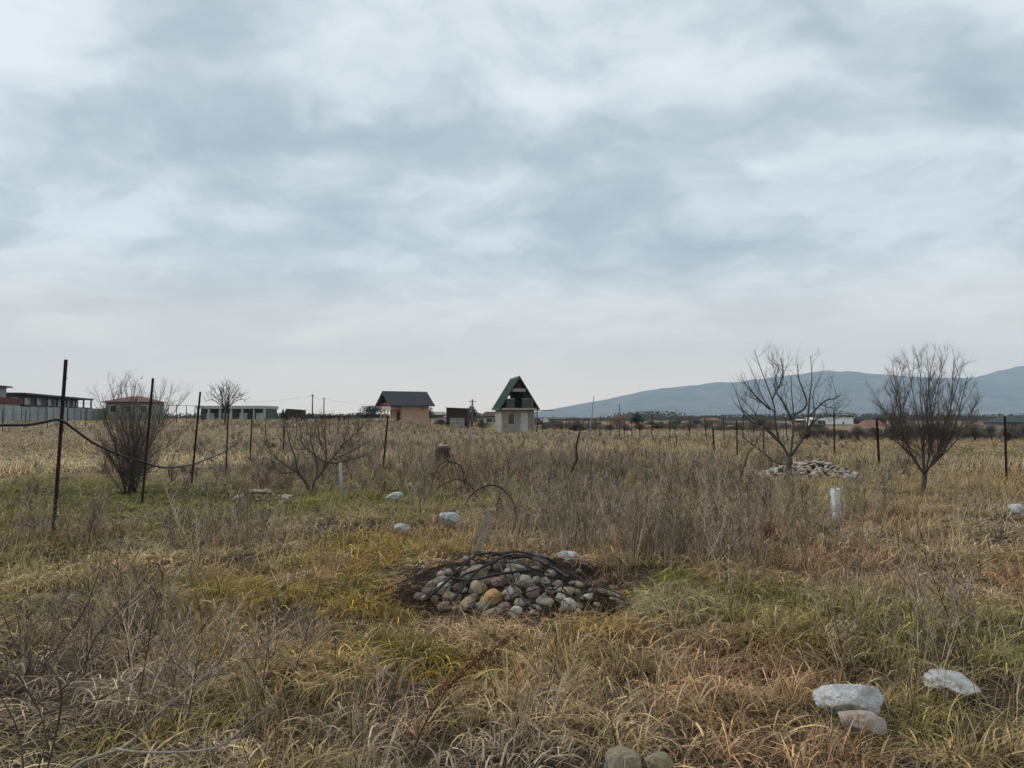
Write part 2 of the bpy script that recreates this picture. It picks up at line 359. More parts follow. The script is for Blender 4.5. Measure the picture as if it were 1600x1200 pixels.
def scatter(name, pts, rot, scl, kind, tint, coll, label, cat):
    me = bpy.data.meshes.new(name); me.vertices.add(len(pts)); me.vertices.foreach_set('co', np.asarray(pts, float).ravel())
    for nm, ty, key, dat in (('rot', 'FLOAT_VECTOR', 'vector', rot), ('scl', 'FLOAT_VECTOR', 'vector', scl), ('kind', 'INT', 'value', kind)):
        a = me.attributes.new(nm, ty, 'POINT'); a.data.foreach_set(key, np.asarray(dat).ravel())
    a = me.attributes.new('tint', 'FLOAT_COLOR', 'POINT'); a.data.foreach_set('color', np.concatenate([tint, np.ones((len(tint), 1))], 1).ravel())
    o = bpy.data.objects.new(name, me); COL.objects.link(o)
    g = bpy.data.node_groups.new(name, 'GeometryNodeTree')
    g.interface.new_socket('Geometry', in_out='INPUT', socket_type='NodeSocketGeometry'); g.interface.new_socket('Geometry', in_out='OUTPUT', socket_type='NodeSocketGeometry')
    gi = g.nodes.new('NodeGroupInput'); go = g.nodes.new('NodeGroupOutput'); ip = g.nodes.new('GeometryNodeInstanceOnPoints')
    ci = g.nodes.new('GeometryNodeCollectionInfo'); ci.inputs[0].default_value = coll; ci.inputs['Separate Children'].default_value = True; ci.inputs['Reset Children'].default_value = True
    def na(nm, ty):
        q = g.nodes.new('GeometryNodeInputNamedAttribute'); q.data_type = ty; q.inputs[0].default_value = nm; return [s for s in q.outputs if s.enabled][0]
    e2r = g.nodes.new('FunctionNodeEulerToRotation'); g.links.new(na('rot', 'FLOAT_VECTOR'), e2r.inputs[0])
    g.links.new(gi.outputs[0], ip.inputs['Points']); g.links.new(ci.outputs[0], ip.inputs['Instance']); ip.inputs['Pick Instance'].default_value = True
    g.links.new(na('kind', 'INT'), ip.inputs['Instance Index']); g.links.new(e2r.outputs[0], ip.inputs['Rotation']); g.links.new(na('scl', 'FLOAT_VECTOR'), ip.inputs['Scale'])
    g.links.new(ip.outputs[0], go.inputs[0])
    md = o.modifiers.new('scatter', 'NODES'); md.node_group = g
    tag(o, label, cat, kind='stuff'); return o

# ------------------------------------------------------------------ where the heaps lie (kept free of grass)
HEAP_C = GD(800, 7.15)
def heap_h(x, y):                        # mound height above the ground
    e = math.hypot((x - HEAP_C.x) / 1.02, (y - HEAP_C.y) / 1.0); a = math.atan2(y - HEAP_C.y, x - HEAP_C.x)
    e *= 1 + .13 * math.sin(3 * a + 1.3) + .08 * math.sin(5 * a + .4)
    e = max(0, e + .05 * (float(vnoise(x * 4, y * 4, 5)) - .5))
    return .31 * max(0, 1 - e ** 1.9)
H2 = GD(1264, 20.9)
def heap2_h(x, y): return .44 * max(0, 1 - math.hypot((x - H2.x) / 1.45, (y - H2.y) / 1.2) ** 1.4)
H3 = G(405, 790)
CLEAR = []
for px, py, w, h in ((1336, 1096, 98, 48), (1356, 1130, 68, 40), (1502, 1072, 92, 34), (977, 1196, 64, 44), (1030, 1192, 46, 40), (894, 871, 46, 17), (703, 807, 30, 22), (627, 824, 22, 14), (617, 773, 28, 12), (1592, 794, 26, 14), (1306, 790, 20, 20), (405, 785, 60, 20)):
    g = G(px, py + h * .5 + 12); CLEAR.append((g.x, g.y, w * g.y / F))

# ------------------------------------------------------------------ grass
PAL = dict(straw=(.42, .315, .150), ochre=(.36, .25, .05), green=(.185, .20, .032), mauve=(.38, .31, .225), russet=(.44, .285, .165), olive=(.27, .24, .085), pale=(.60, .485, .29))
ZON = [  # pixel of the patch centre, half-width and half-depth in metres, colour, weight
    (700, 1060, .9, .6, 'ochre', 2.4), (430, 950, 1.2, .7, 'ochre', 1.3), (900, 1010, .7, .5, 'ochre', 1.6), (520, 870, 1.6, 1.2, 'ochre', 1.0), (760, 1130, .8, .3, 'green', 1.2), (330, 900, 1.2, .6, 'russet', 1.4), (1050, 1030, 1.0, .6, 'russet', 1.4), (600, 1110, .7, .3, 'russet', 1.0), (820, 850, 2.0, 2.0, 'ochre', .5),
    (1160, 950, .7, .7, 'green', 2.4), (1060, 900, .5, .4, 'green', 1.8), (640, 930, .8, .5, 'green', 1.2), (1180, 870, .9, .8, 'green', 1.2), (90, 790, 4.5, 3.5, 'green', 4.0), (200, 940, .9, .6, 'green', 2.2), (60, 870, 1.2, 1, 'olive', 1.0), (590, 790, 1.5, 1.8, 'green', .9),
    (90, 1150, .5, .3, 'green', .8), (470, 1090, .5, .3, 'green', .6), (560, 760, 2.5, 3, 'olive', .8), (350, 1130, .6, .3, 'green', .6),
    (1400, 880, 2.2, 2.0, 'russet', 1.6), (1250, 1080, .8, .6, 'russet', 1.5), (1330, 830, 2.5, 2.0, 'russet', 1.0), (950, 1130, .8, .5, 'russet', .6), (1330, 1180, .6, .3, 'russet', 1.0), (760, 770, 1.0, 3, 'russet', .5),
    (1500, 1000, 1.2, .8, 'olive', 2.4), (1250, 980, .8, .6, 'olive', 2.0), (1450, 1150, .8, .4, 'olive', 2.0), (1560, 1100, .7, .6, 'mauve', 1.0), (1000, 830, 2.5, 2.5, 'mauve', 1.0), (450, 760, 3.5, 3, 'mauve', 1.2),
    (250, 1000, .9, .5, 'mauve', .9), (100, 1060, .7, .5, 'mauve', 1.0), (350, 870, 1.0, .7, 'mauve', .7), (760, 1170, .8, .25, 'mauve', 1.0), (560, 1130, .6, .3, 'mauve', .8), (1550, 860, 2, 2, 'mauve', .8), (1250, 860, 1.2, 1, 'mauve', .4),
    (60, 725, 9, 5, 'pale', 3.2), (300, 720, 6, 4, 'pale', 1.6), (1000, 680, 14, 12, 'mauve', .9), (650, 690, 8, 12, 'mauve', 1.6), (1350, 695, 14, 6, 'straw', 1.6), (1500, 760, 5, 4, 'straw', .9), (1000, 750, 6, 4, 'olive', .6),
    (200, 670, 40, 20, 'mauve', 1.4), (1480, 715, 8, 3, 'olive', .7)]
ZW = []
for px, py, rx, ry, c, w in ZON: g = G(px, py); ZW.append((g.x, g.y, rx, ry, c, w))
def tint_at(x, y):
    names = list(PAL); Wt = {k: np.zeros_like(x) for k in names}
    base = dict(straw=.5, ochre=.28, green=.30, mauve=1.0, russet=1.05, olive=.42, pale=.18)
    for s_, k in enumerate(names):
        n1 = fbm(x / 1.7 + s_ * 31, y / 2.2, 40 + s_, 3); n2 = fbm(x / .5 + s_ * 11, y / .5, 70 + s_, 2)
        Wt[k] = base[k] * (np.clip((n1 - .30) * 3.2, .0, 2) ** 2 * .8 + .1) * (np.clip((n2 - .25) * 2.5, .05, 2))
    for zx, zy, rx, ry, c, w in ZW: Wt[c] = Wt[c] + w * np.exp(-((x - zx) / rx) ** 2 - ((y - zy) / ry) ** 2) * (.35 + 1.3 * fbm(x / .7 + zx, y / .7, 90, 3))
    A = np.stack([Wt[k] for k in names], -1); A = A ** 2.2; A /= A.sum(-1, keepdims=True)
    return A @ np.array([PAL[k] for k in names])
def grass_points():
    P_, Rt, S_, K_, T_ = [], [], [], [], []
    for d0, d1, dn, kinds in ((1.2, 8.5, 54, (0, 1, 2, 3, 4)), (8.5, 24, 27, (5, 6, 7)), (24, 62, 7, (8, 9)), (62, 190, .55, (10, 11))):
        ha = R(44); n_ = int(dn * ha * (d1 * d1 - d0 * d0))
        a = rng.uniform(-ha, ha, n_); d = np.sqrt(rng.uniform(d0 * d0, d1 * d1, n_)); x = d * np.sin(a); y = d * np.cos(a)
        he = ((x - HEAP_C.x) / 1.0) ** 2 + ((y - HEAP_C.y) / .95) ** 2; keep = rng.random(n_) < np.clip((he - .10) * .62 * (1.25 - .75 * fbm(x / .3, y / .3, 81, 2)), .05, 1) + (he > 1.05)
        keep &= ((x - H2.x) / 1.25) ** 2 + ((y - H2.y) / 1.0) ** 2 > 1
        clump = fbm(x / .45, y / .45, 55, 2)
        keep &= rng.random(n_) < np.clip((clump - .26) * 3.2, .60, 1)
        x, y, clump = x[keep], y[keep], clump[keep]; n_ = len(x)
        hs = .55 + .70 * fbm(x / 1.3, y / 1.3, 61, 3) ** 1.2 * 1.1 + (clump - .5) * .8
        short = np.zeros(n_)
        for px, py, rx, ry in ((90, 780, 5, 4), (60, 720, 10, 7), (300, 730, 3, 6)):
            g = G(px, py); short = np.maximum(short, np.exp(-((x - g.x) / rx) ** 2 - ((y - g.y) / ry) ** 2))
        short = np.maximum(short, sstep((x - 1.5 - .2 * y) / 4) * sstep((y - 24) / 8) * .85)
        hs = hs * (1 - .65 * short) * (1 - .4 * sstep((y - 22) / 30))
        hp = np.sqrt(((x - HEAP_C.x) / 1.5) ** 2 + ((y - HEAP_C.y + .2) / 1.5) ** 2); hs *= np.where(y < HEAP_C.y, .42 + .58 * sstep((hp - .5) / .7), 1)
        for cx, cy, cw in CLEAR:
            inside = (np.abs(x - cx) < cw * .75 + .05) & (y < cy + cw * .3) & (y > cy - cw * .9 - .35); hs = np.where(inside, hs * .62, hs)
        fl = (fbm(x / 2.2, y / 2.2, 33, 3) - .5) * 9 + .3
        kk = rng.choice(kinds, n_)
        mat_ = fbm(x / 1.1, y / 1.1, 77, 3)
        if kinds[0] == 0: kk = np.where(mat_ > .60, np.where(rng.random(n_) < .7, 1, kk), np.where(mat_ < .38, np.where(rng.random(n_) < .6, 3, kk), kk))
        hh_ = np.array([heap_h(a_, b_) for a_, b_ in zip(x, y)]) if d0 < 5 else 0; hs = np.where(hh_ > .02, hs * .55, hs)
        P_.append(np.stack([x, y, HT(x, y) + hh_], -1)); Rt.append(np.stack([rng.normal(0, .12, n_), rng.normal(0, .12, n_), fl + rng.normal(0, .7, n_)], -1))
        sx = rng.uniform(.85, 1.25, n_); S_.append(np.stack([sx, sx, sx * hs], -1)); K_.append(kk)
        T_.append(tint_at(x, y) * rng.uniform(.70, 1.30, (n_, 1)) * (1 + rng.normal(0, .04, (n_, 3))))
    # tussocks: old clumps whose leaves arch out and down all round
    for q in range(330):
        a = rng.uniform(-.75, .75); d = math.sqrt(rng.uniform(2.6 ** 2, 15 ** 2)); cx, cy = d * math.sin(a), d * math.cos(a)
        if math.hypot((cx - HEAP_C.x) / 1.3, (cy - HEAP_C.y) / 1.5) < 1 or any(abs(cx - k[0]) < k[2] + .25 and -1.2 < cy - k[1] < .3 for k in CLEAR): continue
        n_ = rng.integers(9, 20); r_ = rng.uniform(.12, .30); az = rng.uniform(0, 6.283, n_); rr = r_ * np.sqrt(rng.random(n_)); x = cx + rr * np.cos(az); y = cy + rr * np.sin(az)
        tn = (.45 * np.array(PAL[('pale', 'mauve', 'straw', 'mauve', 'russet', 'ochre', 'green')[rng.integers(0, 7)]]) + .55 * tint_at(np.array([cx]), np.array([cy]))[0]) * rng.uniform(.75, 1.25); hs = rng.uniform(.85, 1.25)
        P_.append(np.stack([x, y, HT(x, y) + .04], -1)); Rt.append(np.stack([rng.normal(0, .1, n_), rng.normal(0, .1, n_), az + rng.normal(0, .35, n_)], -1)); sx = rng.uniform(.8, 1.2, n_); S_.append(np.stack([sx, sx, sx * hs * (1.15 - .5 * rr / r_)], -1))
        K_.append(np.where(rng.random(n_) < .6, 1, 0) if d < 9 else np.full(n_, 6)); T_.append(tn * rng.uniform(.8, 1.2, (n_, 1)))
    return [np.concatenate(q) for q in (P_, Rt, S_, K_, T_)]
gp = grass_points()
scatter('grass', gp[0], gp[1], gp[2], gp[3].astype(np.int32), gp[4], gc, 'tan, ochre and green dry grass covering the whole field', 'grass')
# twiggy grey-brown weeds, in stands
wz = [(1000, 830, 2.2, 2.2, 8), (1070, 865, .7, .6, 34), (1010, 880, .9, .6, 14), (960, 760, 4, 4, 2.6), (1130, 800, 2.5, 2, 3), (300, 1040, .8, .3, 6), (180, 1120, .8, .25, 6), (560, 1120, .8, .2, 3), (650, 715, 4.5, 14, 1.2), (450, 745, 3.5, 3, 2.5), (860, 740, 3, 5, 2.8), (500, 700, 6, 8, 1.8), (1000, 720, 6, 6, 1.0), (200, 668, 45, 14, .16), (1000, 690, 16, 14, .45),
      (1500, 1050, .8, .6, 2.5), (250, 1010, .8, .4, 2), (1420, 1060, .4, .3, 8), (80, 1080, .7, .5, 6), (90, 860, 1.3, .6, 10), (370, 860, .7, .5, 12), (130, 830, .6, .4, 12), (700, 1150, 1.5, .3, 2), (1300, 960, 2, 1.5, 1.2), (1180, 730, 3, 3, 1.2), (730, 750, .7, 2.5, 5), (560, 665, 12, 16, .6)]
P_, T_, K_ = [], [], []
for px, py, rx, ry, dn in wz:
    g = G(px, py); n_ = min(1500, max(3, int(dn * math.pi * rx * ry)))
    x = rng.normal(g.x, rx * .6, n_); y = rng.normal(g.y, ry * .6, n_)
    k = (y > 2.6) & (((x - HEAP_C.x) / 1.1) ** 2 + ((y - HEAP_C.y) / 1.0) ** 2 > 1)
    for cx, cy, cw in CLEAR: k &= ~((np.abs(x - cx) < cw * .6 + .12) & (y < cy + .1) & (y > cy - 1.3 - cw))
    x, y = x[k], y[k]; n_ = len(x)
    c = np.array((.46, .32, .19) if px == 730 else (.30, .255, .20)); P_.append(np.stack([x, y, HT(x, y)], -1)); T_.append(c * rng.uniform(.7, 1.35, (n_, 1)) * (1 + rng.normal(0, .05, (n_, 3))))
    K_.append(np.where(y > 38, 4, np.where(y > 13, 3, rng.integers(0, 3, n_))))
P_, T_, K_ = map(np.concatenate, (P_, T_, K_)); n_ = len(P_); sx = rng.uniform(.55, 1.1, n_) * np.where(P_[:, 1] > 28, .68, np.where(P_[:, 1] > 13, .85, 1))
scatter('dry_weeds', P_, np.stack([rng.normal(0, .12, n_), rng.normal(0, .12, n_), rng.uniform(0, 6.28, n_)], -1), np.stack([sx, sx, sx * rng.uniform(.75, 1.15, n_)], -1), K_.astype(np.int32), T_, wc,
        'thin grey-brown dead weed stems standing among the grass', 'weeds')

# ------------------------------------------------------------------ stones
def stone_mesh(name, seed, sub=2, amp=.22, ang=.0):
    bm = bmesh.new(); bmesh.ops.create_icosphere(bm, subdivisions=sub, radius=1); r = random.Random(seed)
    off = Vector((r.uniform(0, 50), r.uniform(0, 50), r.uniform(0, 50)))
    cuts = [(Vector((r.gauss(0, 1), r.gauss(0, 1), r.gauss(0, 1))).normalized(), r.uniform(.62, .9)) for _ in range(int(ang * 10))]
    for v in bm.verts:
        p = v.co.copy(); p *= 1 + amp * mnoise.noise(p * .9 + off) + amp * .35 * mnoise.noise(p * 2.3 + off) + (amp * .10 * mnoise.noise(p * 6 + off) if sub > 3 else 0)
        for nrm, dd in cuts:
            e = p.dot(nrm)
            if e > dd: p -= nrm * (e - dd) * .85
        v.co = p
    me = bpy.data.meshes.new(name); bm.to_mesh(me); bm.free(); me.polygons.foreach_set('use_smooth', [True] * len(me.polygons)); me.update(); return me
SM = [stone_mesh('stone_shape', 100 + k, 3, .38, 1.0) for k in range(8)]
SMALL = [stone_mesh('small_stone_shape', 200 + k, 1, .3, .3) for k in range(5)]
BOULD = [stone_mesh('boulder_shape', 300 + k, 5, .34, .9) for k in range(6)]
STN = dict(tan=mat('stone_tan', (.25, .195, .115), .9, scale=3, col2=(.42, .345, .225), bump=.35, objvar=.2), grey=mat('stone_grey', (.20, .175, .135), .9, scale=3, col2=(.37, .335, .27), bump=.35, objvar=.2),
          pale=mat('stone_pale', (.34, .31, .265), .9, scale=4, col2=(.58, .55, .49), bump=.35, objvar=.12), orange=mat('stone_orange', (.34, .19, .075), .9, scale=3, col2=(.44, .285, .14), bump=.3),
          mauve=mat('stone_mauve', (.17, .125, .105), .9, scale=3, col2=(.26, .205, .175), bump=.3, objvar=.2), pink=mat('stone_pink', (.33, .255, .205), .9, scale=4, col2=(.44, .36, .30), bump=.3, objvar=.1),
          white=mat('whitewash', (.21, .19, .15), .95, scale=2.6, col2=(.56, .57, .565), bump=.9, bscale=9), boulder=mat('boulder_tan', (.19, .155, .095), .9, scale=6, col2=(.37, .315, .215), bump=.5, bscale=24))
for _e, _p in zip(MATS['whitewash'].node_tree.nodes['Color Ramp'].color_ramp.elements, (.27, .58)): _e.position = _p
def put_stone(name, me, m, loc, dims, rot, parent=None):
    o = bpy.data.objects.new(name, me); COL.objects.link(o)
    if not me.materials: me.materials.append(m)
    o.material_slots[0].link = 'OBJECT'; o.material_slots[0].material = m
    o.location = loc; o.scale = [d / 2 for d in dims]; o.rotation_euler = rot
    if parent: o.parent = parent
    return o
# --- the heap in the foreground
heap = empty('stone_heap', HEAP_C, 0, 'low heap of rounded field stones crossed by black hoses in the foreground', 'stone heap')
mb = MB(); nr, na_ = 12, 40
for i in range(nr + 1):
    for j in range(na_):
        a = 2 * math.pi * j / na_; q = i / nr * 1.08; x = HEAP_C.x + q * 1.05 * math.cos(a); y = HEAP_C.y + q * 1.0 * math.sin(a)
        z = hz_(x, y) + heap_h(x, y) - .035 + .03 * mnoise.noise(Vector((x * 5, y * 5, 0))) - (.06 if i == nr else 0)
        mb.v.append((x - HEAP_C.x, y - HEAP_C.y, z - HEAP_C.z))
for i in range(nr):
    for j in range(na_): mb.f.append((i * na_ + j, i * na_ + (j + 1) % na_, (i + 1) * na_ + (j + 1) % na_, (i + 1) * na_ + j))
mb.build('soil', mat('heap_soil', (.016, .012, .009), 1, scale=14, col2=(.05, .036, .026), bump=.8, bscale=40, spec=.05), heap)
def on_heap(px, py):
    d = ray(px, py); t = 3.0
    while t < 14:
        p = Vector((0, 0, EYE)) + d * t
        if p.z <= hz_(p.x, p.y) + heap_h(p.x, p.y): return p
        t += .02
    return p
KEY = [(742, 896, 46, 34, 'tan'), (800, 897, 40, 26, 'grey'), (798, 886, 14, 16, 'pale'), (770, 936, 38, 30, 'orange'), (729, 942, 25, 32, 'tan'), (804, 957, 22, 18, 'pale'), (671, 923, 30, 22, 'mauve'), (692, 921, 24, 24, 'pale'),
       (749, 917, 30, 28, 'tan'), (797, 925, 36, 26, 'grey'), (819, 909, 32, 26, 'grey'), (852, 908, 17, 20, 'pink'), (871, 911, 16, 14, 'pink'), (873, 921, 16, 10, 'pale'), (852, 938, 36, 16, 'grey'), (876, 935, 16, 18, 'pale'), (889, 946, 24, 22, 'pale'),
       (770, 957, 40, 12, 'grey'), (838, 905, 12, 12, 'pink'), (902, 924, 14, 12, 'mauve'), (919, 933, 16, 12, 'pale'), (706, 907, 22, 14, 'mauve'), (730, 905, 26, 18, 'tan'), (714, 950, 20, 14, 'grey'), (695, 945, 26, 14, 'mauve'), (680, 935, 20, 12, 'grey'),
       (727, 922, 8, 8, 'pale'), (812, 886, 26, 14, 'grey'), (752, 946, 30, 22, 'grey'), (830, 926, 24, 20, 'mauve'), (780, 908, 26, 20, 'mauve'), (835, 950, 24, 16, 'mauve'), (762, 905, 22, 18, 'grey'), (860, 922, 18, 14, 'mauve'), (838, 920, 12, 8, 'pink'),
       (790, 946, 22, 16, 'mauve'), (712, 932, 20, 16, 'grey'), (815, 940, 20, 16, 'grey'), (740, 931, 14, 12, 'mauve'), (660, 934, 16, 10, 'pale'), (934, 944, 12, 8, 'pink'), (905, 946, 16, 12, 'mauve'), (780, 884, 22, 14, 'mauve'), (760, 886, 16, 12, 'grey'), (655, 930, 22, 14, 'mauve'), (690, 905, 22, 14, 'grey'), (722, 889, 20, 14, 'mauve'), (676, 911, 24, 14, 'tan'), (702, 930, 24, 18, 'tan'), (716, 917, 20, 16, 'mauve'), (700, 893, 16, 10, 'grey'), (905, 912, 18, 12, 'tan'), (925, 922, 14, 10, 'mauve'), (888, 922, 20, 14, 'tan'), (860, 895, 18, 12, 'grey'), (835, 888, 18, 12, 'mauve')]
lab = {3: 'orange-brown stone', 2: 'small white stone on top', 0: 'large tan wedge-shaped stone'}
for q, (px, py, w, h, c) in enumerate(KEY):
    p = on_heap(px, py); D = p.y; s = D / F; dw, dh = w * s, h * s
    o = put_stone('stone', SM[q % 8], STN[c], p - HEAP_C + Vector((0, dw * .2, -dh * (.02 if c in ('pale', 'orange') else .2))), (dw * 1.08, (dw + dh) * .55, dh * 1.12), (random.gauss(0, .15), random.gauss(-.15, .2), random.gauss(0, .5)), heap)
    if q in lab: o['label'] = lab[q]
for q in range(70):
    a = random.uniform(0, 6.283); e = random.random() ** .5 * 1.05; x = HEAP_C.x + e * math.cos(a); y = HEAP_C.y + e * .95 * math.sin(a); s = random.choice((.03, .04, .05, .06, .08))
    c = random.choice(('grey', 'mauve', 'mauve', 'tan', 'grey', 'pink', 'mauve'))
    put_stone('stone', SMALL[q % 5], STN[c], Vector((x, y, hz_(x, y) + heap_h(x, y) - .01)) - HEAP_C, (s * random.uniform(1, 1.5), s, s * .75), (random.gauss(0, .3), random.gauss(0, .3), random.uniform(0, 6.28)), heap)
tw_ = MB(); random.seed(5)
for q in range(230):
    a = random.uniform(0, 6.283); e = math.sqrt(random.random()) * 1.0; x = HEAP_C.x + e * (1.35 if math.cos(a) > 0 else 1.08) * math.cos(a); y = HEAP_C.y + e * math.sin(a); d = random.uniform(0, 6.283); ln_ = random.uniform(.08, .38); pts = []
    for k in range(4):
        xx, yy = x + math.cos(d) * ln_ * (k / 3 - .5) + random.gauss(0, .012), y + math.sin(d) * ln_ * (k / 3 - .5) + random.gauss(0, .012); pts.append(Vector((xx, yy, hz_(xx, yy) + heap_h(xx, yy) + random.uniform(.0, .07))) - HEAP_C)
    tw_.tube(pts, random.uniform(.002, .0045), 4)
o = tw_.build('twig_litter', mat('litter_twig', (.03, .02, .016), .95, scale=4, col2=(.12, .085, .06)), heap); o['kind'] = 'stuff'
# --- white heap behind the right-hand tree
heap2 = empty('stone_heap', H2, 0, 'pale heap of broken stones behind the sparse bare tree', 'stone heap')
mb = MB(); nr, na_ = 8, 28
for i in range(nr + 1):
    for j in range(na_):
        a = 2 * math.pi * j / na_; q = i / nr * 1.06; x = H2.x + q * 1.45 * math.cos(a); y = H2.y + q * 1.2 * math.sin(a)
        mb.v.append((x - H2.x, y - H2.y, hz_(x, y) + heap2_h(x, y) - .05 - (.08 if i == nr else 0) - H2.z))
for i in range(nr):
    for j in range(na_): mb.f.append((i * na_ + j, i * na_ + (j + 1) % na_, (i + 1) * na_ + (j + 1) % na_, (i + 1) * na_ + j))
mb.build('soil', MATS['heap_soil'], heap2)
RUB = [stone_mesh('rubble_shape', 400 + k, 1, .35, .6) for k in range(6)]
for q in range(290):
    a = random.uniform(0, 6.283); e = math.sqrt(random.random()) * 1.02; x = H2.x + e * 1.45 * math.cos(a); y = H2.y + e * 1.2 * math.sin(a)
    if y > H2.y + .7: y = H2.y - (y - H2.y) * .9
    s = random.choice((.07, .09, .11, .13, .16)); c = random.choice(('pale', 'pale', 'pink', 'pale', 'tan', 'pink', 'mauve', 'pale'))
    put_stone('stone', RUB[q % 6], STN[c], Vector((x, y, hz_(x, y) + heap2_h(x, y) + .0)) - H2, (s * random.uniform(1.1, 2.2), s, s * .45), (random.gauss(0, .45), random.gauss(0, .45), random.uniform(0, 6.28)), heap2)
# --- small pale pile at the left
heap3 = empty('stone_heap', H3, 0, 'small low pile of pale stones in the grass left of the forked shrub', 'stone heap')
for q in range(44):
    a = random.uniform(0, 6.283); e = math.sqrt(random.random()); x = H3.x + e * .50 * math.cos(a); y = H3.y + e * .5 * math.sin(a); s = random.choice((.05, .07, .09, .12)); c = random.choice(('pale', 'pink', 'grey', 'tan', 'pale'))
    put_stone('stone', RUB[q % 6], STN[c], Vector((x, y, hz_(x, y) + .22 * (1 - e) + .10)) - H3, (s * random.uniform(1.2, 2.4), s, s * .6), (random.gauss(0, .3), random.gauss(0, .3), random.uniform(0, 6.28)), heap3)
put_stone('stone', SM[3], STN['tan'], Vector((.05, -.15, .27)), (.42, .2, .09), (0, .05, .1), heap3)

# --- single stones
def lone(px, py, w, h, m, label, k, rot=0, sink=.3, group=None, tilt=0):
    g = G(px, py + h * .5 + 12); D = g.y; s = D / F; dw, dh = w * s, h * s
    c = W(px, py, D)
    return tag(put_stone('field_stone', BOULD[k % 6], STN[m], (c.x, D + dw * .2, c.z - dh * .14), (dw * 1.1, dw * .75, dh * 1.2), (tilt, rot, random.uniform(-.3, .3))), label, 'stone', group)
lone(1336, 1096, 98, 48, 'white', 'large whitewashed boulder half sunk in grass at the lower right', 0, .05)
mb_ = mat('boulder_mix', (.27, .18, .115), .9, scale=1.3, col2=(.48, .47, .45), bump=.5, bscale=18); STN['mix'] = mb_
lone(1356, 1130, 68, 40, 'mix', 'white and rust-stained boulder in front of the whitewashed one', 1, .25)
lone(1502, 1072, 92, 34, 'white', 'long whitish boulder in grass near the right edge', 2, .28)
lone(977, 1196, 64, 44, 'boulder', 'tan rounded boulder cut by the bottom edge, left of a pair', 3, .1)
lone(1030, 1192, 46, 40, 'boulder', 'smaller tan rounded boulder cut by the bottom edge, right of a pair', 4, -.1)
lone(951, 1198, 14, 34, 'white', 'white stone sliver beside the pair of tan boulders', 5, 0)
lone(894, 871, 46, 17, 'white', 'white elongated stone in the grass right behind the stone heap', 2, .3)
lone(703, 807, 30, 22, 'white', 'white rounded stone at the left foot of the black hoop', 1, .3)
lone(627, 824, 22, 14, 'white', 'small white stone in ochre grass left of the black hoop', 0, .2)
lone(617, 773, 28, 12, 'white', 'flat white stone in green grass beyond the forked shrub', 4, -.2)
lone(1592, 794, 26, 14, 'white', 'pinkish white stone at the right edge of the photo', 3, -.1)
lone(640, 757, 9, 6, 'pale', 'tiny pale stone behind the flat white stone', 5, 0)

# ------------------------------------------------------------------ hoses, hoops and sticks round the heap
BLK = mat('black_hose', (.012, .012, .013), .5, .2, 8, spec=.35); RUST = mat('rusty_iron', (.013, .009, .009), .85, scale=9, col2=(.034, .019, .016), bump=.4)
DARKW = mat('dark_wood', (.030, .024, .020), .9, scale=12, col2=(.085, .068, .055), bump=.5); GREYW = mat('grey_stick', (.20, .18, .155), .9, scale=14, col2=(.34, .31, .27), bump=.4)
def smoothpts(p, n=6):
    p = [Vector(q) for q in p]; out = []
    for i in range(len(p) - 1):
        a = p[max(i - 1, 0)]; b = p[i]; c = p[i + 1]; d = p[min(i + 2, len(p) - 1)]
        for k in range(n):
            t = k / n; out.append(.5 * ((2 * b) + (c - a) * t + (2 * a - 5 * b + 4 * c - d) * t * t + (3 * b - a - 3 * c + d) * t ** 3))
    out.append(p[-1]); return out
def hose(pix, r, label, name='black_hose', m=BLK, lift=.05, cat='hose'):
    r = r * 1.0; w = [on_heap(*q) + Vector((0, -.02, lift + random.uniform(-.01, .02))) for q in pix]; o = w[0].copy()
    ob = MB().tube(loc_pts(smoothpts(w), o), r, 6).build(name, m, None, loc=o); return tag(ob, label, cat, 'black hoses lying over the stone heap')
hose([(664, 950), (688, 928), (715, 903), (740, 880), (762, 873), (790, 872)], .011, 'black hose running up the left edge of the heap to its crest')
hose([(700, 914), (735, 914), (775, 910), (805, 904), (842, 897)], .012, 'straight black hose lying level across the middle of the heap')
hose([(703, 950), (722, 929), (745, 904), (768, 887), (795, 878)], .011, 'black hose crossing between the large tan stone and the orange one')
hose([(712, 916), (728, 907), (748, 899), (775, 886)], .010, 'black hose passing just under the large tan stone')
hose([(762, 872), (800, 876), (836, 876), (852, 888), (872, 900), (888, 912)], .012, 'black hose bent over the right shoulder of the heap')
hose([(790, 884), (812, 892), (836, 900), (858, 902)], .010, 'black hose from the white top stone towards the right')
hose([(780, 890), (792, 912), (806, 932), (822, 950), (836, 960)], .011, 'black hose falling from crest to the front right of the heap')
hose([(793, 884), (801, 905), (802, 928)], .009, 'short black hose hanging beside the middle of the heap')
hose([(842, 912), (850, 924), (862, 932), (874, 928), (878, 916)], .008, 'thin black hose curled in a loop on the right side of the heap')
hose([(770, 876), (808, 870), (845, 878), (868, 890)], .014, 'thick black hose along the crest of the heap behind the others')
hose([(800, 880), (830, 882), (858, 893)], .013, 'short thick black hose just below the crest at the right')
hose([(722, 964), (734, 962), (746, 956)], .022, 'short fat black hose end at the front foot of the heap')
hose([(815, 937), (838, 928), (860, 918)], .006, 'thin rust-brown rod lying on the right of the heap', 'rod', RUST, cat='rod')
hose([(655, 955), (690, 925), (712, 905), (735, 893)], .006, 'thin brown twig along the left edge of the heap', 'twig', DARKW, cat='twig')
hose([(880, 900), (905, 912), (935, 935), (968, 944)], .007, 'brown twig reaching out past the right end of the heap', 'twig', DARKW, cat='twig')
hose([(935, 925), (955, 935), (968, 945)], .008, 'pale dry stick in grass at the right end of the heap', 'stick', GREYW, cat='stick')
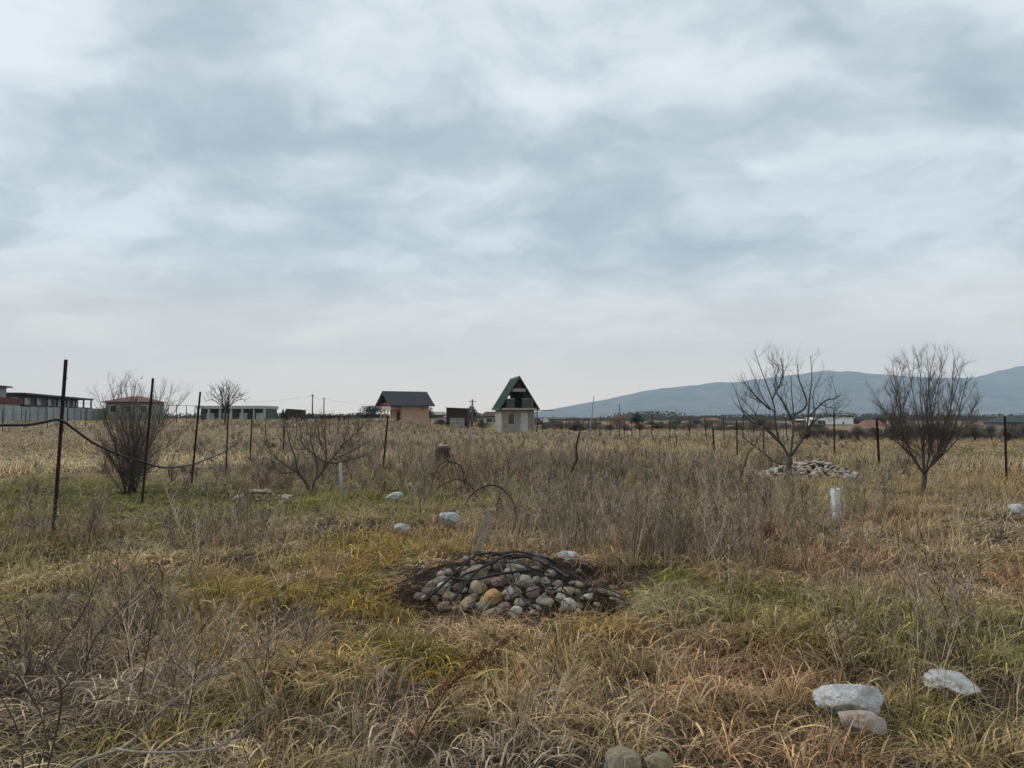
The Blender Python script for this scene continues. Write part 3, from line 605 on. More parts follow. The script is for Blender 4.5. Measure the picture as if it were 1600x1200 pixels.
# grey board behind the heap
p = W(744, 872, 8.35); z0 = hz_(p.x, 8.35)
mb = MB(); mb.prism([(-.03, -.05), (.03, -.05), (.17, .44), (.14, .50), (.05, .26)], 1, -.012, .012)
o = mb.build('grey_board', GREYW, None, loc=(p.x - .02, 8.35, z0 + .05)); tag(o, 'narrow grey board leaning upright behind the stone heap', 'board')
def arch(pix, D0, D1, r, label, name='hoop', m=BLK, cat='hoop', n=6):
    w = []
    for i, (px, py) in enumerate(pix):
        w.append(W(px, py, D0 + (D1 - D0) * i / (len(pix) - 1)))
    for k in (0, -1): w[k].z = min(w[k].z, hz_(w[k].x, w[k].y) + .02)
    o = w[0].copy(); ob = MB().tube(loc_pts(smoothpts(w, n), o), r, 6).build(name, m, None, loc=o)
    return tag(ob, label, cat)
arch([(706, 830), (722, 795), (740, 770), (760, 759), (778, 760), (793, 772), (803, 790), (807, 830)], 11.9, 12.1, .013, 'large black hoop arching out of the grass behind the stone heap')
arch([(775, 760), (781, 778), (785, 800), (786, 825)], 12.05, 12.1, .010, 'black rod hanging from the crown of the large hoop', 'rod', BLK, 'rod')
arch([(671, 775), (677, 748), (686, 728), (698, 721), (712, 724), (722, 733), (728, 760)], 15.8, 16.2, .012, 'smaller black hoop in the weeds left of the large hoop')
arch([(676, 775), (682, 752), (690, 733), (703, 723), (716, 725), (726, 738), (731, 762)], 16.5, 16.9, .012, 'black hoop just behind the smaller hoop in the weeds')
arch([(668, 785), (680, 767), (698, 754), (716, 749), (734, 757), (744, 775)], 14.9, 15.3, .011, 'low black hoop in front of the smaller hoops')
o = arch([(804, 766), (805, 790), (805, 800), (806, 830)], 12.15, 12.2, .022, 'dark stake with a pale top beside the right foot of the large hoop', 'stake', DARKW, 'stake')
arch([(786, 800), (795, 796), (806, 798)], 12.1, 12.15, .02, 'dark twisted tie between the stake and the large hoop', 'tie', DARKW, 'tie')
w0 = W(808, 793, 12.2); w1 = G(928, 846); o = MB().tube(loc_pts([w0, w0.lerp(w1, .5) + Vector((0, 0, -.02)), w1], w0), [.010, .012, .013], 6).build('pole', GREYW, None, loc=w0)
tag(o, 'long pale pole sloping from the large hoop down into the grass', 'pole')

# ------------------------------------------------------------------ posts
def post(px0, py0, px1, py1, D, w, label, group, name='fence_post', m=RUST, cat='post'):
    b = W(px0, py0, D); tp = W(px1, py1, D + .05); d = (tp - b).normalized(); g = hz_(b.x, b.y); b = b + d * ((g - .15 - b.z) / d.z)
    e = empty(name, (b.x, b.y, g), 0, label, cat, group); M0 = Vector((b.x, b.y, g)); s = w / 2; th = w * .16
    q = d.to_track_quat('Z', 'Y').to_matrix().to_4x4(); ln = (tp - b).length
    mb = MB()                                       # steel angle section
    prof_ = [(-s, -s), (s, -s), (s, -s + th), (-s + th, -s + th), (-s + th, s), (-s, s)]
    mb.prism(prof_, 2, 0, ln); mb.v = [tuple(q @ Vector(v) + (b - M0)) for v in mb.v]
    mb.build('shaft', m, e, smooth=False)
    hk = MB()
    for f in (.35, .62, .9): hk.box((0, -s - .006, ln * f), (w * .5, .014, .012))
    hk.v = [tuple(q @ Vector(v) + (b - M0)) for v in hk.v]; hk.build('wire_hook', m, e, smooth=False)
    return e
gl = 'iron posts of the old fence line on the left'
post(83, 838, 103, 562, 10.5, .046, 'tallest and nearest rusty iron post, carrying the black hose at left', gl)
post(222, 785, 239, 591, 14.6, .041, 'rusty iron post in front of the dense left shrub', gl)
post(298, 768, 313, 612, 17.6, .041, 'leaning iron post between the dense shrub and the far bare tree', gl)
post(352, 750, 357, 622, 20.8, .041, 'upright iron post directly below the far round bare tree', gl)
post(390, 724, 394, 638, 27, .05, 'thin iron post left of the forked shrub', gl)
post(442, 712, 446, 641, 32, .05, 'thin iron post below the dark rusty tank at left', gl)
post(597, 745, 606, 650, 21.8, .05, 'leaning iron post in front of the brick hut', gl)
gr = 'iron posts of the near fence line on the right'
post(1573, 757, 1570, 650, 18.6, .05, 'thin iron post near the right edge of the photo', gr)
post(1374, 732, 1370, 656, 24, .05, 'thin iron post just left of the dense bare tree', gr)
post(1304, 724, 1303, 640, 27, .05, 'thin iron post standing behind the pale stone heap', gr)
post(1193, 722, 1193, 668, 29, .05, 'short iron post behind the leaning sapling', gr)
post(1152, 712, 1151, 657, 32, .05, 'iron post left of the leaning sapling', gr)
post(1116, 712, 1114, 668, 34, .05, 'iron post in the weeds left of the leaning sapling, second from it', gr)
post(1057, 702, 1057, 680, 40, .05, 'shortest iron post by the pale track in the right field', gr)
# hose slung along the left posts
pix = [(-60, 668, 9.2), (0, 664.5, 9.7), (45, 664, 10.1), (70, 660, 10.3), (97, 656.5, 10.45), (120, 672, 11.2), (150, 693, 12.2), (190, 711, 13.4), (226, 722, 14.5), (240, 727, 14.9), (265, 730.5, 15.9), (300, 726, 17.5), (330, 715, 19.2), (353, 705, 20.7), (372, 690, 22.5)]
w = [W(a, b_, c) + Vector((0, -.04, 0)) for a, b_, c in pix]; o = w[0].copy()
tag(MB().tube(loc_pts(smoothpts(w, 5), o), .019, 7).build('hose_line', BLK, None, loc=o), 'long black hose slung from post to post along the left fence line', 'hose')
# grey pipe, white post, sticks
def pole(pts, rad, name, m, label, cat, sides=7):
    w = [W(*p) for p in pts]; w[0].z = min(w[0].z, hz_(w[0].x, w[0].y) - .05); o = w[0].copy()
    return tag(MB().tube(loc_pts(w, o), rad, sides).build(name, m, None, loc=o), label, cat)
pole([(535, 790, 15.5), (534, 760, 15.5), (532, 723, 15.5)], [.035, .032, .03], 'grey_pipe', mat('grey_pvc', (.30, .31, .30), .6, scale=4), 'grey pipe standing upright at the right of the forked shrub', 'pipe')
b = G(1306, 812); e = empty('white_post', b, .25, 'short white hollow post standing in the grass on the right', 'post'); WH = mat('white_paint', (.60, .62, .62), .6, .1, 9)
hh = W(1306, 763, b.y).z - b.z
for x, y, dx, dy, dh in ((0, .045, .105, .012, -.02), (-.046, -.0, .013, .077, 0), (.046, -.0, .013, .077, .006), (0, -.045, .105, .012, -.02)):
    MB().span((x - dx / 2, y - dy / 2, -.15), (x + dx / 2, y + dy / 2, hh + dh)).build('side', WH, e)
pole([(884, 756, 17.8), (890, 742, 17.8), (899, 723, 17.8), (901, 718, 17.8), (900, 700, 17.8), (904, 680, 17.8), (913, 655, 17.8)], [.03, .034, .03, .045, .026, .024, .012], 'bent_branch', DARKW, 'dark bent branch standing in the weeds right of the green-roofed house', 'branch')
pole([(903, 745, 18.4), (914, 700, 18.4), (924, 660, 18.4), (928, 618, 18.4)], [.016, .018, .014, .008], 'tall_stick', GREYW, 'tall pale thin stick beside the dark bent branch', 'stick')
# stump-like block
b = GD(691, 23.5); b.z -= .1; e = empty('tree_stump', b, 0, 'dark stump with pale pieces on top standing in the weeds', 'stump')
mb = MB(); mb.tube([(0, 0, 0), (.0, 0, .3), (.01, 0, .62), (.02, 0, .74)], [.30, .24, .22, .235], 12); mb.build('trunk', DARKW, e)
put_stone('top_piece', SM[1], STN['pale'], (-.03, -.03, .80), (.16, .13, .12), (0, 0, .3), e); put_stone('top_piece', SM[2], STN['tan'], (.12, 0, .78), (.24, .2, .07), (0, 0, 0), e)

# ------------------------------------------------------------------ bare trees and shrubs
BARK = mat('bark_dark', (.045, .037, .032), .95, scale=10, col2=(.12, .10, .088), bump=.5); TWIG = mat('twig_brown', (.07, .055, .05), .95, scale=6, col2=(.14, .112, .10))
TWIGG = mat('twig_grey', (.075, .062, .056), .95, scale=6, col2=(.15, .128, .112)); LEAFD = mat('dead_leaf', (.12, .075, .045), .9, scale=5, col2=(.20, .14, .09))
def twigs(mb, pts, rads, n_, Lr, r0, levels, up=.55, spread=.9, sides=3, start=.25, tips=None):
    """side branches growing from a limb, curving upwards, with branchlets of their own"""
    m_ = len(pts)
    for i in range(n_):
        f = start + (1 - start) * (i + random.random()) / n_; k = min(int(f * (m_ - 1)), m_ - 2); tt = f * (m_ - 1) - k
        p = Vector(pts[k]).lerp(Vector(pts[k + 1]), tt); ax = (Vector(pts[k + 1]) - Vector(pts[k])).normalized()
        d = (ax * random.uniform(.3, .8) + Vector((random.gauss(0, spread), random.gauss(0, spread), random.gauss(up * .6, .4)))).normalized()
        ln = random.uniform(*Lr) * (1.15 - .55 * f); r = min(r0, rads[k] * .75); seg = 4; q = [p]
        for s in range(seg):
            d = (d + Vector((random.gauss(0, .13), random.gauss(0, .13), up * .22 + random.gauss(0, .1)))).normalized(); q.append(q[-1] + d * ln / seg)
        rr = [r * (1 - .7 * s / seg) for s in range(seg + 1)]
        mb.tube(q, rr, sides, False)
        if tips is not None and levels <= 1: tips.append(q[-1])
        if levels > 1: twigs(mb, q, rr, max(3, n_ // 2), (Lr[0] * .45, Lr[1] * .5), r * .55, levels - 1, up, spread * .9, 3, .2, tips)
def limb(mb, pix, D, r0, r1, base, jit=.25, sides=6):
    """a limb through pixel waypoints, wandering in depth"""
    n_ = len(pix); dd = 0; w = []
    slope = random.uniform(-jit, jit)
    for i, (px, py) in enumerate(pix):
        if 0 < i < n_ - 1: px += random.gauss(0, 34 / D); py += random.gauss(0, 22 / D)
        dd = slope * i / max(1, n_ - 1) * 2 + random.uniform(-.04, .04); w.append(W(px, py, D + (dd if i else 0)))
    w = smoothpts(w, 4); w = [p - base for p in w]; rr = [r0 + (r1 - r0) * i / (len(w) - 1) for i in range(len(w))]
    mb.tube(w, rr, sides); return w, rr
def tree(name, D, trunk, limbs, label, tw, group=None, r_tr=(.08, .07), m2=TWIG, jit=.3, second=(), rs=.018):
    b = GD(trunk[0][0], D); e = empty(name, b, 0, label, 'tree', group)
    mb = MB(); pts = [W(px, py, D) - b for px, py in trunk]; pts[0].z = -.1; pts = smoothpts(pts, 3)
    mb.tube(pts, [r_tr[0] + (r_tr[1] - r_tr[0]) * i / (len(pts) - 1) for i in range(len(pts))], 9); mb.build('trunk', BARK, e)
    cr_ = MB(); tips = []; lm = MB(); mains = []
    for pix, r0, r1 in limbs:
        w, rr = limb(lm, pix, D, r0, r1, b, jit); twigs(cr_, w, rr, *tw, tips=tips); mains.append((w, rr))
    for ex, ey in second:                            # shoots leaving a main limb part of the way up
        en = W(ex, ey, D + random.uniform(-jit, jit) * 1.6) - b; best = min(mains, key=lambda q: abs(q[0][-1].x - en.x) + random.uniform(0, .25)); k = int(len(best[0]) * random.uniform(.15, .5)); st_ = best[0][k]
        w = smoothpts([st_, st_.lerp(en, .3) + Vector((random.gauss(0, .05), 0, -.03)), st_.lerp(en, .68) + Vector((random.gauss(0, .05), 0, 0)), en], 4); rr = [max(.004, min(rs, best[1][k] * .8) * (1 - .8 * i / len(w))) for i in range(len(w))]
        lm.tube(w, rr, 5); twigs(cr_, w, rr, *tw, tips=tips)
    lm.build('limbs', BARK, e); cr_.build('crown', m2, e); return e, b, tips
random.seed(11)
tree('bare_tree', 19.6, [(1232, 754), (1232, 735), (1234, 715)],
     [([(1234, 717), (1218, 692), (1193, 665), (1168, 647), (1147, 630)], .038, .006), ([(1234, 717), (1236, 690), (1237, 655), (1240, 620), (1236, 588)], .034, .006), ([(1218, 692), (1212, 665), (1206, 640), (1203, 613), (1193, 578), (1178, 545)], .03, .005),
      ([(1236, 712), (1255, 684), (1262, 659), (1264, 624), (1269, 588), (1266, 555)], .038, .005), ([(1263, 652), (1287, 628), (1303, 622), (1304, 605)], .022, .005), ([(1237, 655), (1224, 630), (1212, 605), (1218, 570)], .03, .006),
      ([(1239, 649), (1253, 634), (1248, 592), (1247, 568)], .03, .006), ([(1255, 684), (1275, 655), (1290, 650), (1316, 643)], .03, .006), ([(1232, 725), (1210, 720), (1178, 694), (1160, 684)], .022, .006), ([(1203, 640), (1180, 615), (1162, 595)], .028, .006), ([(1206, 625), (1217, 590), (1220, 560)], .022, .005), ([(1193, 665), (1170, 655), (1148, 608)], .025, .005)],
     'sparse bare tree with dark spreading limbs in front of the pale stone heap', (8, (.35, .85), .0065, 2, .55, .75, 3, .15), r_tr=(.075, .062), second=[(1150, 612), (1175, 580), (1200, 560), (1230, 570), (1280, 590), (1310, 640), (1296, 660), (1170, 620), (1228, 610)], rs=.02)
random.seed(12)
ends = [(1353, 608), (1383, 584), (1414, 558), (1440, 556), (1462, 556), (1496, 556), (1520, 590), (1541, 612), (1535, 650)]
sec = [(1370, 630), (1398, 575), (1405, 600), (1425, 565), (1432, 590), (1448, 575), (1455, 600), (1470, 565), (1481, 560), (1475, 610), (1490, 585), (1505, 580), (1511, 600), (1528, 625), (1380, 640), (1395, 615), (1420, 610), (1365, 655), (1358, 620), (1372, 592), (1390, 566), (1404, 560), (1430, 556), (1450, 552), (1485, 572), (1514, 570), (1530, 600), (1541, 632), (1500, 630), (1440, 625), (1466, 590), (1410, 580)]
lim = []
ends = [(1447 + (a - 1447) * .9, b_ + random.uniform(-8, 10)) for a, b_ in ends]; sec = [(1447 + (a - 1447) * .9 + random.gauss(0, 4), b_ + random.uniform(-10, 14)) for a, b_ in sec]
for ex, ey in ends:
    fx_ = (ex - 1445) / 95; jx = random.uniform(-7, 7); lim.append(([(1444 + random.uniform(-3, 3), 748 - random.uniform(0, 10)), (1445 + fx_ * 28 + jx * .5, 712 + random.uniform(-8, 8)), (1446 + fx_ * 57 + jx * 1.4, 676 + abs(fx_) * 4), (1446 + fx_ * 80 + random.uniform(-6, 6), (672 + ey) / 2), (ex, ey)], random.uniform(.014, .022), .004))
tree('bare_tree', 15.0, [(1442, 780), (1443, 762), (1445, 742)], lim, 'dense bare vase-shaped tree with many upright shoots at the right', (19, (.15, .48), .0042, 2, .65, .65, 3, .05), r_tr=(.055, .045), jit=.55, second=sec, rs=.011)
random.seed(13)
def shrub(name, px, py, ends_, label, tw, r, m=TWIGG, jit=.5, leaves=0, D=None):
    D = D or G(px, py).y; b = GD(px, D); e = empty(name, b, 0, label, 'shrub'); st = MB(); cr_ = MB(); tips = []
    for ex, ey in ends_:
        bx = px + random.uniform(-10, 10) * 14 / D; mx_ = bx + (ex - bx) * random.uniform(.3, .45); my = py + (ey - py) * .5
        w, rr = limb(st, [(bx, py), (mx_, my), (bx + (ex - bx) * .75, py + (ey - py) * .78), (ex, ey)], D + random.uniform(-.08, .08), r * random.uniform(.6, 1), .004, b, jit, 5); twigs(cr_, w, rr, *tw, tips=tips)
    st.build('stems', BARK, e); cr_.build('crown', m, e)
    if leaves:
        lf = MB()
        for p in random.sample(tips, min(leaves, len(tips))):
            for k in range(2):
                q = p + Vector((random.gauss(0, .02), random.gauss(0, .02), random.gauss(0, .02))); a = Vector((random.gauss(0, 1), random.gauss(0, 1), random.gauss(0, 1))).normalized() * .035; c = a.orthogonal().normalized() * .014; i0 = len(lf.v)
                lf.v += [tuple(q - a), tuple(q + c), tuple(q + a), tuple(q - c)]; lf.f.append((i0, i0 + 1, i0 + 2, i0 + 3))
        o = lf.build('leaves', LEAFD, e); o['kind'] = 'stuff'
    return e
shrub('bare_shrub', 203, 772, [(150, 680), (158, 650), (152, 615), (165, 640), (172, 600), (180, 625), (188, 610), (196, 600), (205, 615), (212, 597), (222, 612), (232, 640), (240, 620), (258, 605), (268, 610), (250, 655), (285, 625), (262, 640), (225, 665), (180, 660), (290, 672), (165, 700), (170, 715), (185, 700), (195, 690), (212, 700), (222, 690), (235, 705), (245, 720), (160, 725), (205, 665), (190, 655), (230, 672), (178, 690), (216, 650)],
      'dense grey bare shrub with a few dead leaves beside the left posts', (18, (.25, .6), .005, 2, .6, .6, 3, .06), .012, leaves=60)
random.seed(14)
tree('forked_shrub', 16.3, [(488, 775), (487, 768)],
     [([(486, 770), (479, 755), (466, 735), (462, 712), (452, 690), (447, 665)], .034, .006), ([(489, 770), (494, 750), (505, 735), (510, 712), (509, 690), (508, 650)], .036, .006), ([(507, 732), (520, 718), (532, 698), (540, 672)], .024, .005), ([(508, 722), (528, 724), (548, 716), (570, 713)], .022, .004),
      ([(532, 698), (552, 682), (568, 665)], .016, .004), ([(507, 722), (488, 705), (474, 688), (470, 660)], .02, .004), ([(470, 742), (450, 728), (430, 712), (415, 690)], .02, .004), ([(466, 735), (445, 738), (424, 724)], .016, .004), ([(494, 750), (497, 725), (490, 690), (486, 668)], .018, .004), ([(510, 712), (500, 690), (496, 655)], .015, .004), ([(520, 718), (545, 705), (575, 690)], .014, .003)],
     'low bare shrub forking in a V from two dark stems', (14, (.25, .6), .006, 2, .45, .7), r_tr=(.05, .045), m2=TWIGG)
for o in COL.objects:
    if o.name == 'forked_shrub': o['category'] = 'shrub'
random.seed(15)
e, b, tp_ = tree('leaning_sapling', 18.6, [(1153, 762), (1157, 745), (1163, 728)], [([(1163, 728), (1170, 708), (1178, 692), (1186, 676), (1192, 663)], .026, .006), ([(1176, 696), (1165, 688), (1150, 672)], .012, .004)],
     'thin dark sapling leaning into the sparse bare tree', (4, (.2, .5), .006, 1, .4, .6), r_tr=(.034, .028))
pole([(1124, 760, 18.8), (1138, 745, 18.8), (1150, 731, 18.8), (1157, 727, 18.8)], [.014, .013, .011, .007], 'thin_stick', TWIG, 'thin stick leaning against the foot of the leaning sapling', 'stick', 5)
# far bare tree with a round crown
random.seed(16)
lim = [([(352 + random.uniform(-1, 1), 641), (352 + (ex - 352) * .4, 628 + (ey - 620) * .2), (352 + (ex - 352) * .75, (ey + 622) / 2), (ex, ey)], .05, .016) for ex, ey in [(322, 628), (328, 615), (334, 606), (341, 602), (348, 599), (354, 597), (360, 599), (367, 602), (374, 608), (381, 616), (384, 626), (345, 612), (360, 610)]]
tree('far_bare_tree', 70, [(352, 662), (352, 650), (352, 640)], lim, 'small round-crowned bare tree in the distance left of the brick hut', (8, (.5, 1.2), .022, 2, .5, .6), r_tr=(.12, .10), m2=TWIGG, jit=1.2)
# foreground sapling at the lower left
random.seed(17)
D = 3.35; b = GD(70, D); e = empty('sapling', b, 0, 'bare sapling with thin brown and grey branches at the lower left corner', 'sapling'); lm = MB(); cr_ = MB(); gm = MB(); gt = MB()
for pix, r0, r1 in [([(60, 1260), (85, 1120), (97, 1077), (67, 1042), (33, 1013), (5, 960)], .008, .003), ([(67, 1042), (100, 1000), (127, 950), (157, 887)], .006, .0022), ([(97, 1077), (130, 1035), (160, 1000), (207, 937), (240, 885)], .006, .002), ([(95, 1110), (167, 1082), (213, 1060)], .004, .002), ([(40, 1270), (30, 1150), (0, 1090), (-40, 1030)], .007, .003), ([(85, 1120), (40, 1075), (15, 1040), (-10, 1000)], .004, .002), ([(130, 1035), (150, 1010), (163, 975), (166, 940)], .004, .0018), ([(100, 1000), (95, 960), (110, 915)], .003, .0015), ([(75, 1170), (60, 1110), (20, 1060), (-20, 1045)], .005, .002), ([(60, 1200), (110, 1130), (190, 1105), (240, 1085)], .004, .0018)]:
    w, rr = limb(lm, pix, D, r0 * .68, r1 * .7, b, .12, 6); twigs(cr_, w, rr, 7, (.08, .28), .0022, 2, .3, .65, 4, .2)
for pix, r0, r1 in [([(90, 1290), (133, 1200), (180, 1168), (267, 1107), (317, 1057), (353, 1013)], .009, .002), ([(180, 1170), (233, 1180), (327, 1165), (400, 1123), (430, 1100)], .006, .002), ([(225, 1135), (240, 1090), (275, 1065)], .004, .0018), ([(317, 1057), (370, 1035), (410, 1015)], .003, .0015)]:
    w, rr = limb(gm, pix, 3.1, r0, r1, b, .1, 6); twigs(gt, w, rr, 6, (.08, .28), .0025, 2, .25, .6, 4, .3)
o = lm.build('limbs', BARK, e); o = cr_.build('twigs', TWIG, e); o['kind'] = 'stuff'; o = gm.build('limbs', GREYW, e); o['label'] = 'pale grey lower branches'; o = gt.build('twigs', TWIGG, e); o['kind'] = 'stuff'
# rusty dock stalks
DOCK = mat('dock_seed', (.095, .032, .016), .9, scale=30, col2=(.19, .075, .04)); DST = mat('dock_stem', (.07, .035, .022), .9, scale=8, col2=(.13, .07, .045))
def dock(pix, D, r, label, seedfrom=.5, side=(), sz=.006, cnt=160):
    g = GD(pix[0][0], D); e = empty('dock_stalk', g, 0, label, 'dried plant'); mb = MB(); sd_ = MB()
    for q_, line in enumerate((pix,) + tuple(side)):
        w = smoothpts([W(px, py, D) - g for px, py in line], 5)
        if q_ == 0: w[0].z = min(w[0].z, -.02)
        mb.tube(w, [r * (1 - .7 * i / len(w)) * (.6 if q_ else 1) for i in range(len(w))], 5)
        for k in range(cnt if q_ == 0 else cnt // 3):
            f = seedfrom + (1 - seedfrom) * random.random() ** .9; i = min(int(f * (len(w) - 1)), len(w) - 2); p = w[i].lerp(w[i + 1], random.random()) + Vector((random.gauss(0, 1), random.gauss(0, 1), random.gauss(0, 1))) * sz * 1.5
            a = [Vector((random.gauss(0, 1), random.gauss(0, 1), random.gauss(0, 1))).normalized() * sz * random.uniform(.7, 1.3) for _ in range(4)]; i0 = len(sd_.v); sd_.v += [tuple(p + x) for x in a]; sd_.f += [(i0, i0 + 1, i0 + 2), (i0, i0 + 2, i0 + 3), (i0, i0 + 3, i0 + 1), (i0 + 1, i0 + 3, i0 + 2)]
    mb.build('stem', DST, e); o = sd_.build('seeds', DOCK, e, smooth=False); o['kind'] = 'stuff'
random.seed(18)
dock([(640, 1190), (660, 1140), (690, 1090), (715, 1060), (750, 1030), (795, 998)], 3.75, .005, 'rusty red dried dock stalk leaning in the foreground grass', .42, (((668, 1130), (700, 1112), (735, 1085), (775, 1088)), ((690, 1090), (720, 1050), (760, 1015)), ((650, 1165), (675, 1105), (700, 1062))), .0065, 280)
dock([(1190, 880), (1192, 850), (1196, 832), (1202, 818)], 8.9, .006, 'short dark rust-coloured dock stalk standing right of the mauve weeds', .45, (((1194, 842), (1198, 832), (1205, 830)),), .014, 110)

# ------------------------------------------------------------------ green-roofed house
AF = W(803.5, 660, 78); AF.z = hz_(AF.x, 78) - .05
house = empty('green_roof_house', AF, R(9), 'small unfinished house with steep green metal roof and white door', 'house')
CON = mat('house_render', (.19, .18, .155), .95, scale=1.2, col2=(.36, .345, .305), bump=.3, detail=8); GRN = mat('green_metal', (.022, .060, .040), .6, scale=2, col2=(.045, .100, .068), spec=.4)
WDK = mat('dark_interior_wood', (.025, .022, .02), .95, scale=3, col2=(.05, .044, .04)); WGR = mat('grey_boards', (.055, .052, .05), .9, scale=3, col2=(.10, .095, .088), stretch=(8, 8, .5)); BEAM = mat('pale_beam', (.33, .31, .27), .9, scale=5)
WD = mat('white_door', (.46, .49, .485), .55, .06, 3); GLS = mat('dark_glass', (.012, .014, .016), .12, .2, 2, spec=.6)
hw, dp, eh, ah = 1.62, 4.8, 2.28, 5.42    # half width, depth, eave height, apex
# ground floor walls with real openings: front wall in piers and lintels (local -y is the front)
def part(a, b_, name, m, par, label=None):
    o = MB().span(a, b_).build(name, m, par)
    if label: o['label'] = label
    return o
y0 = -dp / 2; tk = .2
xd0, xd1, dh = .26, .98, 2.0; xw0, xw1, wz0, wz1 = -.98, -.42, .9, 1.85
fw = MB()
for a, b_ in (((-hw, xw0), (0, eh)), ((xw1, xd0), (0, eh)), ((xd1, hw), (0, eh)), ((xw0, xw1), (0, wz0)), ((xw0, xw1), (wz1, eh)), ((xd0, xd1), (dh, eh))): fw.span((a[0], y0, b_[0]), (a[1], y0 + tk, b_[1]))
fw.build('front_wall', CON, house)
part((-hw, y0 + tk, 0), (-hw + tk, dp / 2, eh), 'side_wall', CON, house); part((hw - tk, y0 + tk, 0), (hw, dp / 2, eh), 'side_wall', CON, house); part((-hw + tk, dp / 2 - tk, 0), (hw - tk, dp / 2, eh), 'back_wall', CON, house)
part((-hw - .05, y0 - .12, -.3), (hw + .25, y0 - .003, .16), 'step', CON, house)
d_ = part((xd0, y0 + .06, .03), (xd1, y0 + .11, dh), 'door', WD, house, 'white door'); part((xd0 + .06, y0 + .02, 1.0), (xd0 + .14, y0 + .058, 1.05), 'handle', WDK, d_)
wn = part((xw0, y0 + .10, wz0), (xw1, y0 + .12, wz1), 'window', GLS, house)
for a, b_ in (((xw0 - .10, wz0 - .1), (xw0 - .0, wz1)), ((xw1, wz0 - .1), (xw1 + .10, wz1)), ((xw0 - .1, wz0 - .2), (xw1 + .1, wz0 - .102))): part((a[0], y0 - .05, a[1]), (b_[0], y0 - .004, b_[1]), 'frame', BEAM, wn)
# attic: floor slab, steep roof, open front with rails
yf = y0 - .75
part((-hw - .1, yf, eh + .003), (hw + .1, dp / 2, eh + .16), 'floor_slab', BEAM, house)
ov = .34; ew = hw + ov; sl = (ah - eh) / ew
for sgn in (-1, 1):
    r_ = MB(); r_.prism([(0, ah), (sgn * ew, eh - .02), (sgn * ew, eh + .07), (0, ah + .09)], 1, yf - .15, dp / 2 + .3); r_.build('roof_slope', GRN, house)
    rb = MB(); n_ = 22; ang = math.atan2(ah - eh, ew)
    for k in range(n_):
        y = yf - .12 + (dp / 2 + .3 - yf) * k / n_
        rb.prism([(sgn * .01, ah + .095), (sgn * ew, eh + .072), (sgn * ew, eh + .11), (sgn * .01, ah + .135)], 1, y, y + .07)
    o = rb.build('roof_ribs', GRN, house)
    rf = MB(); rf.prism([(0, ah - .18), (sgn * (ew - .1), eh + .17), (sgn * (ew - .1), eh - .02 + .12), (0, ah - .01)], 1, yf - .1, yf + .02); rf.build('rafter', WDK, house)
cap = MB(); cap.prism([(-.14, ah - .1), (0, ah + .15), (.14, ah - .1), (0, ah + .1)], 1, yf - .17, dp / 2 + .32); cap.build('ridge_cap', GRN, house)
zb, zt = eh + .17, ah - .3; hx0 = hw - .05
def gxw(z): return hx0 * (zt - z) / (zt - zb)
za, zc_ = eh + 1.10, eh + 1.42; gw = MB()
for poly in ([(-hx0, zb), (hx0, zb), (gxw(za), za), (-gxw(za), za)], [(-gxw(za), za), (-.84, za), (-.84, zc_), (-gxw(zc_), zc_)], [(-.54, za), (gxw(za), za), (gxw(zc_), zc_), (-.54, zc_)], [(-gxw(zc_), zc_), (gxw(zc_), zc_), (0, zt)]): gw.prism(poly, 1, y0 + 1.6, y0 + 1.7)
gw.build('gable_wall', WDK, house)                # with an open square hole to the sky
gw = MB(); gw.prism([(-.45, ah - 1.35), (.45, ah - 1.35), (0, ah - .3)], 1, yf + .25, yf + .3); gw.build('gable_board', WDK, house)
part((-.66, yf + .1, eh + 1.75), (.66, yf + .2, eh + 2.05), 'collar_beam', BEAM, house)
for a, b_ in ((-1.25, -.46), (.26, 1.22)):
    pn = empty('balcony_panel', (0, 0, 0)); pn.parent = house
    n_ = max(3, int((b_ - a) / .16))
    for k in range(n_):
        x = a + (b_ - a) * k / n_; part((x, yf + .06, eh + .163), (x + (b_ - a) / n_ - .012, yf + .085, eh + 1.02), 'board', WGR, pn)
    part((a - .02, yf + .03, eh + 1.023), (b_ + .02, yf + .11, eh + 1.08), 'rail', BEAM, pn)
part((1.26, yf + .05, eh + .163), (1.32, yf + .11, eh + 1.0), 'rail_post', BEAM, house)
part((hw + .12, yf + .1, 0), (hw + .2, yf + .18, eh), 'porch_post', WDK, house); part((hw + .0, y0 - .5, .5), (hw + .1, y0 - .42, eh - .02), 'drain_pipe', WD, house)
part((hw + .15, yf + .3, eh - .1), (hw + 1.85, yf + .36, eh - .03), 'porch_beam', WDK, house)

# ------------------------------------------------------------------ brick hut
HB = GD(632, 85); HB.z -= .1
hut = empty('brick_hut', HB, R(31), 'small pinkish brick hut with dark gable roof and open red timber porch', 'hut')
BRK = bpy.data.materials.new('hut_brick'); BRK.use_nodes = True; t = BRK.node_tree; n = t.nodes; l = t.links
bt = n.new('ShaderNodeTexBrick'); bt.inputs['Scale'].default_value = 1; bt.inputs['Brick Width'].default_value = .4; bt.inputs['Row Height'].default_value = .2; bt.inputs['Mortar Size'].default_value = .012
bt.inputs['Color1'].default_value = (.42, .275, .185, 1); bt.inputs['Color2'].default_value = (.48, .325, .225, 1); bt.inputs['Mortar'].default_value = (.38, .29, .22, 1)
tcx = n.new('ShaderNodeTexCoord'); mp = n.new('ShaderNodeMapping'); mp.inputs[2].default_value = (R(90), 0, 0); l.new(tcx.outputs['Object'], mp.inputs[0]); l.new(mp.outputs[0], bt.inputs[0]); l.new(bt.outputs[0], n['Principled BSDF'].inputs[0]); n['Principled BSDF'].inputs['Roughness'].default_value = .95
